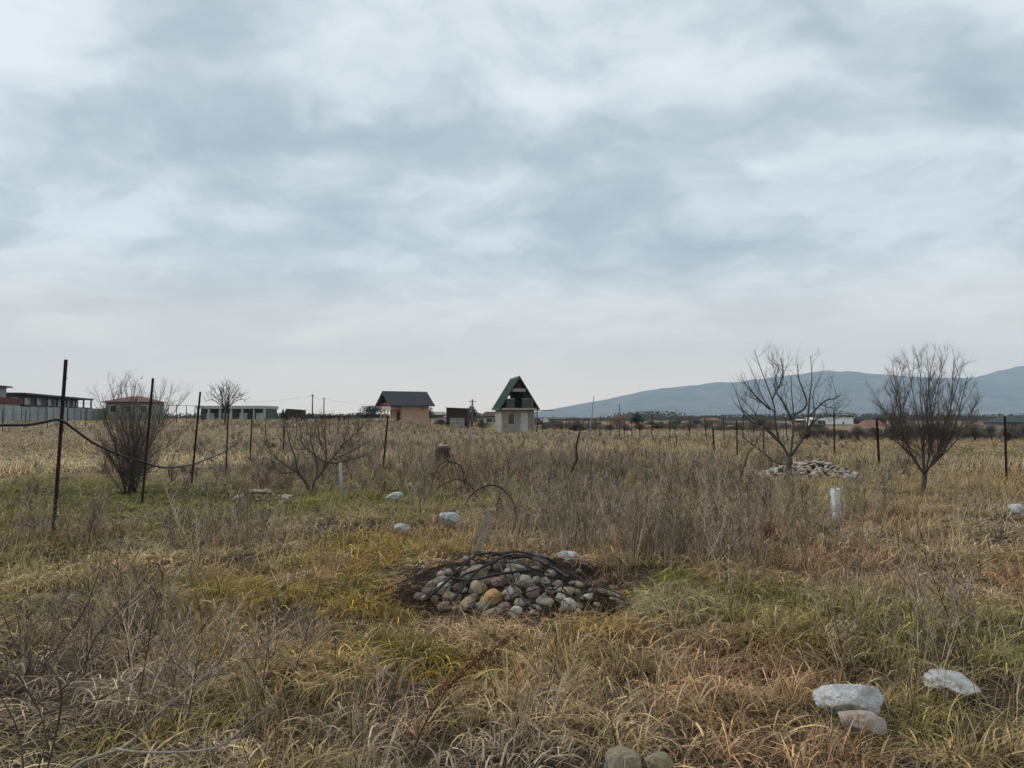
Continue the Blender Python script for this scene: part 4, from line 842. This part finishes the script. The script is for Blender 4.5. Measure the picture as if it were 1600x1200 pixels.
SLT = mat('slate_roof', (.040, .042, .052), .7, scale=2.5, col2=(.068, .070, .082), spec=.3); RED = mat('red_timber', (.19, .085, .06), .85, scale=5, col2=(.30, .16, .115), stretch=(1, 1, 8)); PNK = mat('pale_timber', (.34, .245, .19), .85, scale=4, col2=(.44, .34, .28))
Lh, Wh, eh, ah = 4.4, 3.2, 2.35, 3.55
xa, xb = -Lh / 2, Lh / 2; xp = xa + 1.15      # porch from xa to xp
part((xp, -Wh / 2, -.3), (xb, -Wh / 2 + .2, eh), 'front_wall', BRK, hut); part((xp, Wh / 2 - .2, -.3), (xb, Wh / 2, eh), 'back_wall', BRK, hut); part((xb - .2, -Wh / 2 + .2, -.3), (xb, Wh / 2 - .2, eh), 'end_wall', BRK, hut); part((xp, -Wh / 2 + .2, -.3), (xp + .2, Wh / 2 - .2, eh), 'end_wall', BRK, hut)
g_ = MB(); g_.prism([(-Wh / 2, eh + .003), (Wh / 2, eh + .003), (0, ah - .12)], 0, xb - .2, xb); g_.build('gable', BRK, hut)
g_ = MB(); g_.prism([(-Wh / 2, eh + .003), (Wh / 2, eh + .003), (0, ah - .12)], 0, xa + .25, xa + .32); g_.build('gable', WDK, hut)
for sgn in (-1, 1):
    r_ = MB(); ew = Wh / 2 + .58; zz = ah - (ah - eh) * ew / (Wh / 2) + .06
    r_.prism([(0, ah), (sgn * ew, zz), (sgn * ew, zz + .08), (0, ah + .08)], 0, xa - .35, xb + .45); sl_ = r_.build('roof_slope', SLT, hut)
    for k in range(9):                           # overlapping roof courses
        f0, f1 = k / 9, (k + 1) / 9; c = MB(); za, zb = ah + .083 + (zz - ah) * f0, ah + .083 + (zz - ah) * f1
        c.prism([(sgn * ew * f0, za), (sgn * ew * f1, zb + .028), (sgn * ew * f1, zb + .006), (sgn * ew * f0, za - .002)], 0, xa - .36, xb + .46); c.build('roof_course', SLT, sl_)
    bg_ = MB(); bg_.prism([(0, ah - .16), (sgn * ew, zz - .14), (sgn * ew, zz + .085), (0, ah + .085)], 0, xa - .40, xa - .352); bg_.build('barge_board', SLT, hut)
for x, y in ((xa + .05, -Wh / 2 + .06), (xa + .05, Wh / 2 - .06), (xa + .62, -Wh / 2 + .06), (xa + .05, -.5), (xa + .05, .5)): part((x - .05, y - .05, -.3), (x + .05, y + .05, eh - .003), 'post', PNK if y > -1 else RED, hut)
for z, h_ in ((2.18, .12), (1.92, .10), (1.62, .2), (1.42, .08)):
    part((xa - .01, -Wh / 2 - .005, z), (xp - .003, -Wh / 2 + .045, z + h_), 'rail', RED if h_ < .15 else PNK, hut); part((xa - .012, -Wh / 2 + .05, z), (xa + .04, Wh / 2, z + h_), 'rail', RED if h_ < .15 else PNK, hut)
part((xp - .12, -Wh / 2 - .02, -.3), (xp - .005, -Wh / 2 + .1, eh - .01), 'post', RED, hut); part((xp + .003 - .05, -Wh / 2 + .3, 0), (xp - .006, -Wh / 2 + 1.2, 1.9), 'doorway', GLS, hut)
part((xa - .1, -Wh / 2 - .1, -.4), (xp, Wh / 2, .28), 'porch_floor', PNK, hut)
part((xb - .75, -Wh / 2 - .012, 1.55), (xb - .65, -Wh / 2 - .002, 1.85), 'vent', WDK, hut)

# ------------------------------------------------------------------ left-hand buildings
def wall_line(name, A, B, z0, z1, th, m, par, base): # upright slab between two plan points
    A = Vector(A); B = Vector(B); d = B - A; mb = MB(); c = (A + B) / 2
    mb.box((c.x - base.x, c.y - base.y, (z0 + z1) / 2 - base.z), (d.length, th, z1 - z0), math.atan2(d.y, d.x)); return mb.build(name, m, par)
CRM = mat('cream_wall', (.50, .49, .36), .9, .08, 2); DKF = mat('dark_frame', (.030, .032, .038), .7, .2, 2); PWL = mat('pale_wall', (.36, .37, .355), .9, .1, 1.5, detail=7); TRF = mat('tile_red', (.16, .078, .058), .9, scale=3, col2=(.235, .13, .10)); GYW = mat('grey_wall', (.24, .245, .215), .9, .12, 1.2, detail=8)
GYP = mat('grey_panel', (.25, .28, .30), .7, .08, 2); PAN = mat('metal_sheet', (.30, .32, .315), .55, .1, 1.0, objvar=.1); WIN = mat('window_pale', (.52, .55, .57), .3, .1, 1); MAR = mat('maroon_trim', (.12, .035, .03), .8, .15, 3)
# long building
A = W(33, 640, 100); B = W(139, 640, 133); A2 = Vector((A.x, A.y)); B2 = Vector((B.x, B.y)); gz = .5; ax = (B2 - A2).normalized(); nn = Vector((ax.y, -ax.x))
if nn.dot(A2) > 0: nn = -nn
base = Vector((A.x, A.y, gz)); bl = empty('long_building', base, math.atan2(ax.y, ax.x), 'long low building with a dark-framed upper storey behind the metal fence', 'building'); Lb = (B2 - A2).length; sy = 1 if Vector((-ax.y, ax.x)).dot(nn) > 0 else -1
def lb(x0, x1, o0, o1, z0, z1, name, m, par=None): return part((x0, sy * o0, z0), (x1, sy * o1, z1), name, m, par or bl)
lb(0, Lb, -8, 0, -.5, 2.55, 'lower_wall', PWL); lb(.3, Lb - .3, -8, -1.6, 2.553, 4.0, 'upper_wall', GYW); lb(-.6, Lb + .6, -8.4, .6, 4.02, 4.27, 'roof', DKF); lb(-.3, Lb + .3, -1.5, .45, 2.556, 2.72, 'balcony_slab', DKF)
for k in range(8): x = -.2 + (Lb + .2) * k / 7; lb(x - .12, x + .12, .2, .42, 2.725, 4.015, 'post', DKF)
for k in range(7):
    x = .9 + k * Lb / 7; w_ = lb(x, x + Lb / 7 * .55, -1.598, -1.5, 2.85, 3.75, 'window', WIN); lb(x + .3, x + Lb / 7 * .28, -1.495, -1.45, 2.9, 3.7, 'pane', GLS, w_)
lb(0, Lb, .36, .40, 3.42, 3.46, 'rail', DKF)
# cream block
e = empty('cream_building', base, math.atan2(ax.y, ax.x), 'cream building with grey upper block and maroon band at the far left', 'building')
lb(-16, -.7, -8, .1, -.5, 2.75, 'lower_wall', CRM, e); lb(-16.2, -.65, -8, .4, 2.753, 3.5, 'band', MAR, e); lb(-16, -4.2, -8, -.4, 3.503, 4.75, 'upper_wall', GYP, e); lb(-16.2, -3.6, -8.2, .1, 4.753, 4.92, 'roof', DKF, e)
for k in range(3): w_ = lb(-3 - k * 3.6, -1.6 - k * 3.6, .103, .15, 1.5, 2.5, 'window', WIN, e); lb(-2.9 - k * 3.6, -1.7 - k * 3.6, .153, .18, 1.6, 2.4, 'pane', GLS, w_)
def hip_house(px0, px1, D, y_eave, y_top, label, wallm, roofm, rz=0, dpt=7, win=3, ov=.5, ridge=.2, name='hip_roof_house', dark=None):
    a, b_ = W(px0, 650, D), W(px1, 650, D); w_ = (b_.x - a.x); c = (a + b_) / 2; g = hz_(c.x, D); ez = W(800, y_eave, D).z - g; tz = W(800, y_top, D).z - g; hw = w_ / 2 - ov
    e = empty(name, (c.x, D + dpt / 2, g), rz, label, 'house'); part((-hw, -dpt / 2 + ov, -.4), (hw, dpt / 2 - ov, ez), 'wall', wallm, e)
    rv = MB(); W2, D2 = w_ / 2, dpt / 2; rl = W2 * ridge; rv.v = [(-W2, -D2, ez + .003), (W2, -D2, ez + .003), (W2, D2, ez + .003), (-W2, D2, ez + .003), (-rl, 0, tz), (rl, 0, tz)]; rv.f = [(0, 1, 5, 4), (1, 2, 5), (2, 3, 4, 5), (3, 0, 4), (3, 2, 1, 0)]; rv.sm = False; rv.build('roof', roofm, e)
    part((-W2 - .03, -D2 - .03, ez - .15), (W2 + .03, -D2 + .05, ez), 'gutter', DKF, e)
    for k in range(win):
        x = -hw + (k + .5) * 2 * hw / win; q = part((x - .5, -dpt / 2 + ov - .05, ez * .45), (x + .5, -dpt / 2 + ov - .003, ez * .82), 'window', dark or WIN, e); part((x - .42, -dpt / 2 + ov - .08, ez * .48), (x + .42, -dpt / 2 + ov - .053, ez * .79), 'pane', GLS, q)
    return e
hip_house(153, 230, 112, 627.5, 618, 'grey house with low red hipped roof behind the dense left shrub', GYW, TRF, R(10), 8, 3)
# panel fence
fp0, fp1 = W(-40, 650, 86), W(172, 650, 118); base = Vector((fp0.x, fp0.y, hz_(fp0.x, fp0.y))); d = Vector((fp1.x - fp0.x, fp1.y - fp0.y)); ln = d.length; e = empty('panel_fence', base, math.atan2(d.y, d.x), 'long pale metal panel fence in front of the long building', 'fence')
n_ = 18
for k in range(n_):
    x = ln * k / n_; zt = 1.9 + random.uniform(-.05, .05); part((x + .03, -.02, -.3), (x + ln / n_ - .03, .02, zt), 'panel', PAN, e); part((x - .025, -.06, -.3), (x + .025, .06, zt + .05), 'post', DKF, e)
# row of thin posts before it: one wire fence
def wire_fence(pts, hgt, label, w_=.06, wires=(.3, .8, 1.3), m=RUST, top=False):
    g = [GD(px, D) for px, D in pts]; b = g[0]; e = empty('wire_fence', b, 0, label, 'fence')
    for p in g:
        h_ = hgt * random.uniform(.92, 1.06); ln_ = random.gauss(0, .035); q = p - b
        MB().tube([q + Vector((0, 0, -.1)), q + Vector((ln_ * h_ * .5, 0, h_ * .5)), q + Vector((ln_ * h_, 0, h_))], w_ / 2, 5).build('post', m, e)
    for z in wires: MB().tube([q - b + Vector((0, 0, z)) for q in g], .006, 3).build('wire', m, e)
    if top: MB().tube([q - b + Vector((0, 0, hgt * .97)) for q in g], .03, 4).build('top_rail', m, e)
random.seed(21)
wire_fence([(-25, 52), (5, 54), (40, 56), (75, 58), (106, 60), (134, 62), (163, 64), (190, 66)], 1.75, 'wire fence on thin posts in front of the panel fence at far left')
wire_fence([(248, 84), (262, 85), (276, 86), (291, 87), (303, 88), (316, 89)], 2.0, 'grey railed fence with a top rail behind the leaning post at left', .09, (.4, 1.2), DKF, True)
wire_fence([(415, 46), (443, 47), (464, 48), (480, 49), (492, 50), (503, 51), (515, 52), (528, 53), (545, 54), (560, 55)], 1.5, 'wire fence of thin posts behind the forked shrub', .05)
wire_fence([(1230, 46), (1193, 47), (1160, 48), (1131, 49), (1104, 50), (1076, 51), (1046, 52), (1018, 53), (1000, 54), (987, 55), (976, 56), (968, 57), (954, 58), (937, 59), (920, 60), (905, 61), (889, 63)], 1.65, 'wire fence of many thin posts across the field to the right of the green-roofed house', .06)
wire_fence([(838, 74), (848, 74), (866, 74), (884, 75), (900, 75), (915, 76), (930, 76)], 1.5, 'low dark railed fence just right of the green-roofed house', .07, (.5, 1.0), DKF, True)
# white colonnaded building behind far bare tree
A = W(309, 650, 130); B = W(413, 650, 130); g = hz_(A.x, 130); e = empty('colonnade_building', (A.x, 130, g), 0, 'white flat-roofed building with columns behind the far round bare tree', 'building'); w_ = B.x - A.x; tz = W(0, 634, 130).z - g
part((0, 1.2, -.4), (w_, 7, tz - .5), 'wall', mat('green_dark_wall', (.06, .085, .065), .8, .2, .6), e); part((-.2, -.3, tz - .497), (w_ + .2, 7.2, tz), 'roof', PWL, e)
for k in range(7): x = w_ * k / 6; part((x - .17, -.1, -.4), (x + .17, .25, tz - .5), 'column', PWL, e)
for k in range(4): part((1 + k * 2.8, 1.15, .2), (2.3 + k * 2.8, 1.197, 1.3), 'window', WIN, e)
# rusty sheds and tanks
RST = mat('rust_sheet', (.026, .017, .016), .9, scale=2.5, col2=(.058, .034, .030), bump=.3)
def shed(px0, px1, py0, D, label, h=None, dpt=2.2, slope=.12, cat='shed', z0=0, name='rusty_shed'):
    a, b_ = W(px0, 650, D), W(px1, 650, D); c = (a + b_) / 2; g = hz_(c.x, D); tz = W(0, py0, D).z - g; w_ = b_.x - a.x; e = empty(name, (c.x, D, g), random.uniform(-.1, .1), label, cat)
    n_ = max(3, int(w_ / .6))
    for k in range(n_): part((-w_ / 2 + w_ * k / n_, 0, z0 - .2), (-w_ / 2 + w_ * (k + 1) / n_ - .015, .05, tz - slope * k / n_ * 1.0), 'sheet', RST, e)
    part((-w_ / 2, .053, z0 - .2), (-w_ / 2 + .05, dpt, tz - .1), 'side_wall', RST, e); part((w_ / 2 - .05, .053, z0 - .2), (w_ / 2, dpt, tz - slope - .1), 'side_wall', RST, e); part((-w_ / 2, dpt, z0 - .2), (w_ / 2, dpt + .05, tz - slope), 'back_wall', RST, e)
    r_ = MB(); r_.prism([(-w_ / 2 - .1, tz + .02), (w_ / 2 + .1, tz - slope + .0), (w_ / 2 + .1, tz - slope + .06), (-w_ / 2 - .1, tz + .08)], 1, -.12, dpt + .15); r_.build('roof', RST, e)
    return e
shed(447, 472, 639.5, 92, 'dark rusty box-shaped shed left of the utility poles'); shed(500, 532, 650, 95, 'low dark rusty shed below the utility poles', slope=.05); shed(697, 730, 637.5, 94, 'dark brown rusty metal shed between the brick hut and green-roofed house', slope=.1)
A = W(703, 660, 93); e = empty('picket_fence', (A.x, 93, hz_(A.x, 93)), 0, 'short pale picket fence in front of the dark brown shed', 'fence')
for k in range(9): part((k * .2, 0, -.2), (k * .2 + .12, .03, 1.15), 'picket', PWL, e)
part((-.05, .033, .7), (1.8, .06, .8), 'rail', PWL, e)
# utility poles with wires
UP = mat('pole_wood', (.10, .095, .09), .9, .15, 3)
def upole(px, py, D, label, arm=True):
    p = GD(px, D); tz = W(px, py, D).z; e = empty('utility_pole', p, 0, label, 'utility pole', 'utility poles beyond the field'); MB().tube([(0, 0, -.2), (0, 0, tz - p.z)], [.15, .11], 7).build('mast', UP, e)
    if arm:
        a = MB(); a.box((0, 0, tz - p.z - .3), (1.0, .08, .08)); a.build('crossarm', UP, e)
    return Vector((p.x, p.y, tz - .3))
u1 = upole(488, 616, 150, 'taller utility pole left of the brick hut'); u2 = upole(506, 621, 175, 'shorter utility pole just right of the taller one left of the hut'); u3 = upole(738, 624, 110, 'pale pole between the dark brown shed and green-roofed house'); u4 = upole(968, 632, 190, 'thin utility pole above the trees on the right')
for a, b_, lb_ in ((u2, u1, 'sagging wire between the two utility poles left of the hut'), (u1, W(380, 628, 150), 'sagging wire running left from the taller utility pole'), (u2, W(600, 634, 178), 'sagging wire running right towards the brick hut')):
    pts = [a.lerp(b_, k / 10) - Vector((0, 0, 1.2 * (1 - (2 * k / 10 - 1) ** 2) * (a - b_).length / 60)) for k in range(11)]
    tag(MB().tube(loc_pts(pts, a), .015, 3).build('overhead_wire', UP, None, loc=a), lb_, 'wire', 'overhead wires')
# right-hand houses
WHW = mat('white_wall', (.80, .81, .80), .8, .05, 1)
A = W(1274, 660, 140); g = hz_(A.x, 140); e = empty('white_house', (A.x, 140, g), R(-6), 'white flat-roofed house beyond the hedge on the right', 'house'); s = 140 / F
part((0, 0, -.4), (57 * s, 6, 1.6 - 3.5 * s - g + .2), 'wall', WHW, e); part((.5, -.06, .0), (57 * s - .2, -.003, .4), 'plinth', PWL, e)
for x0, x1, z0, z1 in ((4, 10, -12, -6), (11, 15, -14, -6), (41, 43, -11, -7)): q = part((x0 * s, -.05, 1.6 + z0 * s), (x1 * s, -.004, 1.6 + z1 * s), 'window', DKF, e); part((x0 * s + .08, -.08, 1.6 + z0 * s + .08), (x1 * s - .08, -.053, 1.6 + z1 * s - .08), 'pane', GLS, q)
part((-2.6, -1.2, 1.1), (1.5, 4, 1.25), 'awning', WHW, e); part((-.2, -.2, 1.45), (57 * s + .2, 6.2, 1.56), 'parapet', WHW, e)
hip_house(1354, 1394, 130, 668, 656, 'low house with faded red roof left of the dense bare tree', PWL, TRF, R(-5), 6, 2, ridge=.5)
hip_house(1576, 1650, 100, 660, 650, 'house with dark green hipped roof cut by the right edge', GYW, mat('roof_dark_green', (.03, .045, .045), .7, .15, 2), R(-6), 7, 3, ridge=.3)
hip_house(1534, 1574, 120, 664.5, 660, 'low white house with reddish roof just left of the dark green roof', WHW, TRF, 0, 5, 2, ridge=.8)
hip_house(1190, 1242, 150, 666, 661, 'long low brown-roofed house seen behind the sparse bare tree', PWL, mat('roof_brown', (.07, .045, .036), .9, .15, 2), 0, 6, 3, ridge=.8)
hip_house(750, 782, 118, 650, 643, 'pale yellow house with brown roof behind the green-roofed house', mat('yellow_wall', (.52, .45, .26), .9, .08, 2), MATS['roof_brown'], R(8), 6, 2, ridge=.5, name='yellow_house')
hip_house(840, 862, 150, 660, 654, 'small distant grey-roofed house right of the green-roofed house', PWL, MATS['grey_wall'], 0, 5, 2, ridge=.4)
hip_house(1100, 1128, 210, 657, 653, 'tiny distant pinkish house among far trees on the right', mat('pink_wall', (.42, .34, .31), .9, .08, 2), TRF, 0, 6, 2, ridge=.6)
hip_house(672, 697, 140, 648, 643, 'small distant pale house just right of the brick hut', PWL, MATS['grey_wall'], 0, 5, 2, ridge=.6)
p = GD(1340, 110); put = put_stone('water_tank', BOULD[0], WH, (p.x, 110, W(0, 675, 110).z), (.72, .72, .6), (0, 0, 0)); tag(put, 'small white domed tank right of the white flat-roofed house', 'tank')

# ------------------------------------------------------------------ far trees, hedges
def leaf_mat(name, c, c2): return mat(name, c, .9, scale=2.0, col2=c2, spec=.1)
EVG = leaf_mat('evergreen_leaf', (.014, .026, .018), (.035, .055, .034)); OLV = leaf_mat('olive_leaf', (.05, .058, .03), (.10, .10, .05)); TANL = leaf_mat('tan_leaf', (.17, .13, .075), (.27, .21, .13)); GRYT = leaf_mat('grey_twig_mass', (.085, .074, .066), (.175, .152, .132)); ORL = leaf_mat('orange_leaf', (.20, .10, .04), (.28, .16, .07))
def far_tree(px0, px1, py0, D, m, label, shape='round', group='trees beyond the field', n_=900, name='far_tree', cat='tree', base_py=None, leaf=None):
    a, b_ = W(px0, 650, D), W(px1, 650, D); c = (a + b_) / 2; g = hz_(c.x, D); Hh = W(0, py0, D).z - g; w_ = b_.x - a.x; e = empty(name, (c.x, D, g), 0, label, cat, group); s = leaf or max(.10, D * .0011)
    tr = MB(); tr.tube([(0, 0, -.2), (.02, 0, Hh * .35), (0, 0, Hh * .8)], [w_ * .03 + .03, w_ * .022 + .02, .02], 6)
    for k in range(6): az = random.uniform(0, 6.28); tr.tube([(0, 0, Hh * random.uniform(.2, .5)), (math.cos(az) * w_ * .25, math.sin(az) * w_ * .25, Hh * random.uniform(.5, .85))], [.03, .012], 4)
    tr.build('trunk', BARK, e); mb = MB(); mb.sm = False
    cl_ = []
    for k in range(14 if shape != 'cone' else 0): az = random.uniform(0, 6.28); q = random.uniform(.1, .62); zz = random.uniform(.28, .82); cl_.append((math.cos(az) * q * w_ / 2, math.sin(az) * q * w_ / 2, zz * Hh, random.uniform(.18, .36)))
    if cl_:
        cl_.append((0, 0, Hh * .85, .26)); cl_.append((-w_ * .36, 0, Hh * .4, .26)); cl_.append((w_ * .36, 0, Hh * .4, .26))
    for k in range(n_):
        if shape == 'cone':
            zz = random.random() ** 1.3; q = (1 - zz) * random.uniform(.4, 1) * w_ / 2 * (1 + .3 * math.sin(zz * 40)); az = random.uniform(0, 6.28); p = Vector((math.cos(az) * q, math.sin(az) * q, Hh * (.06 + .94 * zz)))
        else:
            cx, cy, cz, r = random.choice(cl_); v = Vector((random.gauss(0, 1), random.gauss(0, 1), random.gauss(0, 1))).normalized() * random.random() ** .4; p = Vector((cx + v.x * r * w_ * .75, cy + v.y * r * w_ * .75, cz + v.z * r * Hh * .75))
            if p.z > Hh: p.z = Hh - random.random() * .2
        if p.z < .02: p.z = random.uniform(0, .2)
        a_ = Vector((random.gauss(0, 1), random.gauss(0, 1), random.gauss(0, .8))).normalized() * s * random.uniform(.6, 1.4); c_ = a_.orthogonal().normalized() * s * .45
        if shape == 'twig': c_ *= .25; a_ = Vector((a_.x, a_.y, abs(a_.z) + s * .6)) * 1.8
        i0 = len(mb.v); mb.v += [tuple(p - a_), tuple(p + c_), tuple(p + a_), tuple(p - c_)]; mb.f.append((i0, i0 + 1, i0 + 2, i0 + 3))
    o = mb.build('crown', m, e); o['kind'] = 'stuff'; return e
random.seed(31)
far_tree(556, 604, 634, 104, EVG, 'dark evergreen thicket directly left of the brick hut', n_=1900); far_tree(662, 682, 634, 108, OLV, 'leafy tree peeping out behind the right end of the brick hut', n_=500)
far_tree(724, 748, 634, 112, EVG, 'dark evergreen tree behind the pale pole by the brown shed', n_=900); far_tree(984, 1008, 645, 125, EVG, 'dark evergreen tree standing out against the mountain at right', n_=1100)
far_tree(948, 980, 646, 120, TANL, 'tan dry-leaved tree left of the dark evergreen by the mountain', n_=900); far_tree(1040, 1072, 657, 130, OLV, 'olive-yellow bushy tree right of the dark evergreen', n_=800); far_tree(1022, 1042, 659, 135, GRYT, 'small grey bush left of the olive-yellow tree', n_=500)
far_tree(1098, 1114, 654, 140, ORL, 'narrow orange-brown tree among the far bushes at right', n_=500); far_tree(1320, 1340, 649, 150, EVG, 'dark tree behind the right end of the white flat-roofed house', n_=700); far_tree(1362, 1384, 651, 140, EVG, 'dark tree behind the faded red roof', n_=700)
far_tree(880, 912, 652, 100, GRYT, 'bare grey bushy tree behind the bent branch', 'twig', n_=1200); far_tree(912, 948, 658, 110, GRYT, 'low grey bare bush left of the tan tree', 'twig', n_=1000)
k = 0
for px0, px1, py, D, m, sh, lb_ in ((410, 424, 641, 150, EVG, 'cone', 'pointed dark conifer left of the dark rusty shed'), (424, 436, 637, 155, EVG, 'cone', 'taller pointed conifer next to the dark rusty shed'), (436, 448, 640, 160, EVG, 'cone', 'pointed conifer touching the dark rusty shed'), (472, 500, 648, 150, EVG, 'round', 'dark bushy tree between rusty shed and utility poles'),
                           (530, 560, 648, 150, GRYT, 'round', 'dark grey bushy tree right of the low rusty shed'), (396, 416, 644, 140, GRYT, 'twig', 'grey bare bush at the right end of the colonnaded building'), (230, 256, 646, 120, GRYT, 'round', 'dark rounded bush right of the red-roofed house'), (1384, 1440, 664, 70, GRYT, 'twig', 'grey bare thicket behind the dense bare tree, left part'),
                           (1500, 1540, 660, 66, GRYT, 'twig', 'grey bare thicket behind the dense bare tree, right part'), (1072, 1100, 657, 150, EVG, 'round', 'dark low tree left of the narrow orange tree'), (1116, 1150, 658, 150, GRYT, 'round', 'grey bushy tree right of the narrow orange tree'), (1142, 1180, 660, 145, GRYT, 'twig', 'grey bare tree behind the leaning sapling'), (850, 882, 657, 130, GRYT, 'round', 'dark low tree right of the railed fence'),
                           (742, 768, 652, 92, OLV, 'twig', 'scrubby bush in front of the pale yellow house'), (676, 700, 655, 96, GRYT, 'twig', 'grey bare bush right of the brick hut')):
    far_tree(px0, px1, py, D, m, lb_, sh, n_=900 if sh != 'cone' else 500)
for px0, px1, py, D, m, sh, lb_ in ((1176, 1200, 655, 150, OLV, 'round', 'olive bushy tree left of the brown-roofed house'), (1240, 1268, 653, 165, GRYT, 'round', 'grey bushy tree left of the white flat-roofed house'), (1336, 1358, 657, 150, OLV, 'round', 'olive bush between the white house and the faded red roof'), (1396, 1424, 655, 150, GRYT, 'round', 'grey tree right of the faded red roof'),
                           (1505, 1536, 657, 130, OLV, 'round', 'olive tree left of the low white house'), (1440, 1500, 661, 120, GRYT, 'twig', 'wide grey thicket seen through the dense bare tree'), (1008, 1024, 656, 150, TANL, 'round', 'small tan bush right of the dark evergreen by the mountain'), (832, 850, 654, 140, GRYT, 'round', 'grey bush touching the green-roofed house on its right'), (700, 724, 646, 130, OLV, 'round', 'olive tree behind the dark brown shed')):
    far_tree(px0, px1, py, D, m, lb_, sh, n_=900)
ordn = 'first second third fourth fifth sixth seventh eighth ninth tenth eleventh twelfth thirteenth fourteenth fifteenth sixteenth seventeenth eighteenth'.split()
MAUT = leaf_mat('mauve_twig_mass', (.10, .07, .058), (.19, .145, .12))
for q in range(18):
    px = 852 + q * 25; D = 88 + random.uniform(-10, 12); hw_ = random.uniform(11, 19)
    far_tree(px - hw_, px + hw_, 657 + random.uniform(-2, 8), D, (GRYT, MAUT, OLV, GRYT, MAUT)[q % 5], 'low bush in the far scrub row, %s from the green-roofed house' % ordn[q], 'twig' if q % 5 != 2 else 'round', 'bushes of the far scrub row at right', 800, 'scrub_bush', 'bush', leaf=.13)
# hedge of bare shrubs on the right, each bush its own
hg = 'bare bushes of the hedge on the right'
for q, px in enumerate(range(1262, 1640, 26)):
    D = 52 + random.uniform(-2, 2); far_tree(px - 19, px + 19, 664 + random.uniform(-4, 6) + (6 if px < 1320 else 0), D, (GRYT, GRYT, MATS['twig_grey'], GRYT)[q % 4], ('grey-brown bare bush in the right hedge, number %s from its left end' % ('first second third fourth fifth sixth seventh eighth ninth tenth eleventh twelfth thirteenth fourteenth fifteenth'.split()[q])).replace('number ', ''), 'twig', hg, 1500, 'hedge_bush', 'bush', leaf=.10)
# far line of trees closing the plain
fm = leaf_mat('far_wood', (.06, .062, .05), (.14, .128, .10)); mb = MB(); mb.sm = False
n_ = 64000; D = rng.uniform(330, 470, n_); x = (rng.uniform(-700, 2300, n_) - 800) / F * D; top = .6 + 9.5 * np.maximum(0, fbm(x / 18, np.full(n_, 3.0), 8, 4) - .36); z = HT(x, D) + top * rng.random(n_) ** 1.2
a_ = rng.normal(0, 1, (n_, 3)) * (1, .3, 1); a_ *= (rng.uniform(.25, .5, n_) / np.linalg.norm(a_, axis=1))[:, None]; c_ = np.stack([-a_[:, 2], a_[:, 1] * .5, a_[:, 0]], -1) * .8; p = np.stack([x, D, z], -1)
mb.v = np.stack([p - a_, p + c_, p + a_, p - c_], 1).reshape(-1, 3).tolist(); mb.f = np.arange(n_ * 4).reshape(-1, 4).tolist()
tag(mb.build('far_wood', fm), 'dark low line of woods closing the plain at the horizon', 'woods', kind='stuff')

# ------------------------------------------------------------------ haze
hm = bpy.data.materials.new('haze_air'); hm.use_nodes = True; n = hm.node_tree.nodes; n.clear(); oo = n.new('ShaderNodeOutputMaterial'); pv = n.new('ShaderNodeVolumePrincipled')
pv.inputs['Color'].default_value = (.60, .80, 1.0, 1); pv.inputs['Density'].default_value = 1.45e-4; pv.inputs['Anisotropy'].default_value = 0.0; hm.node_tree.links.new(pv.outputs[0], oo.inputs['Volume'])
hb = MB().span((-7400, -1600, -12), (7400, 7700, 640)).build('haze', hm); hb.display_type = 'WIRE'; tag(hb, 'thin bluish haze over the plain and mountains', 'haze', kind='stuff')
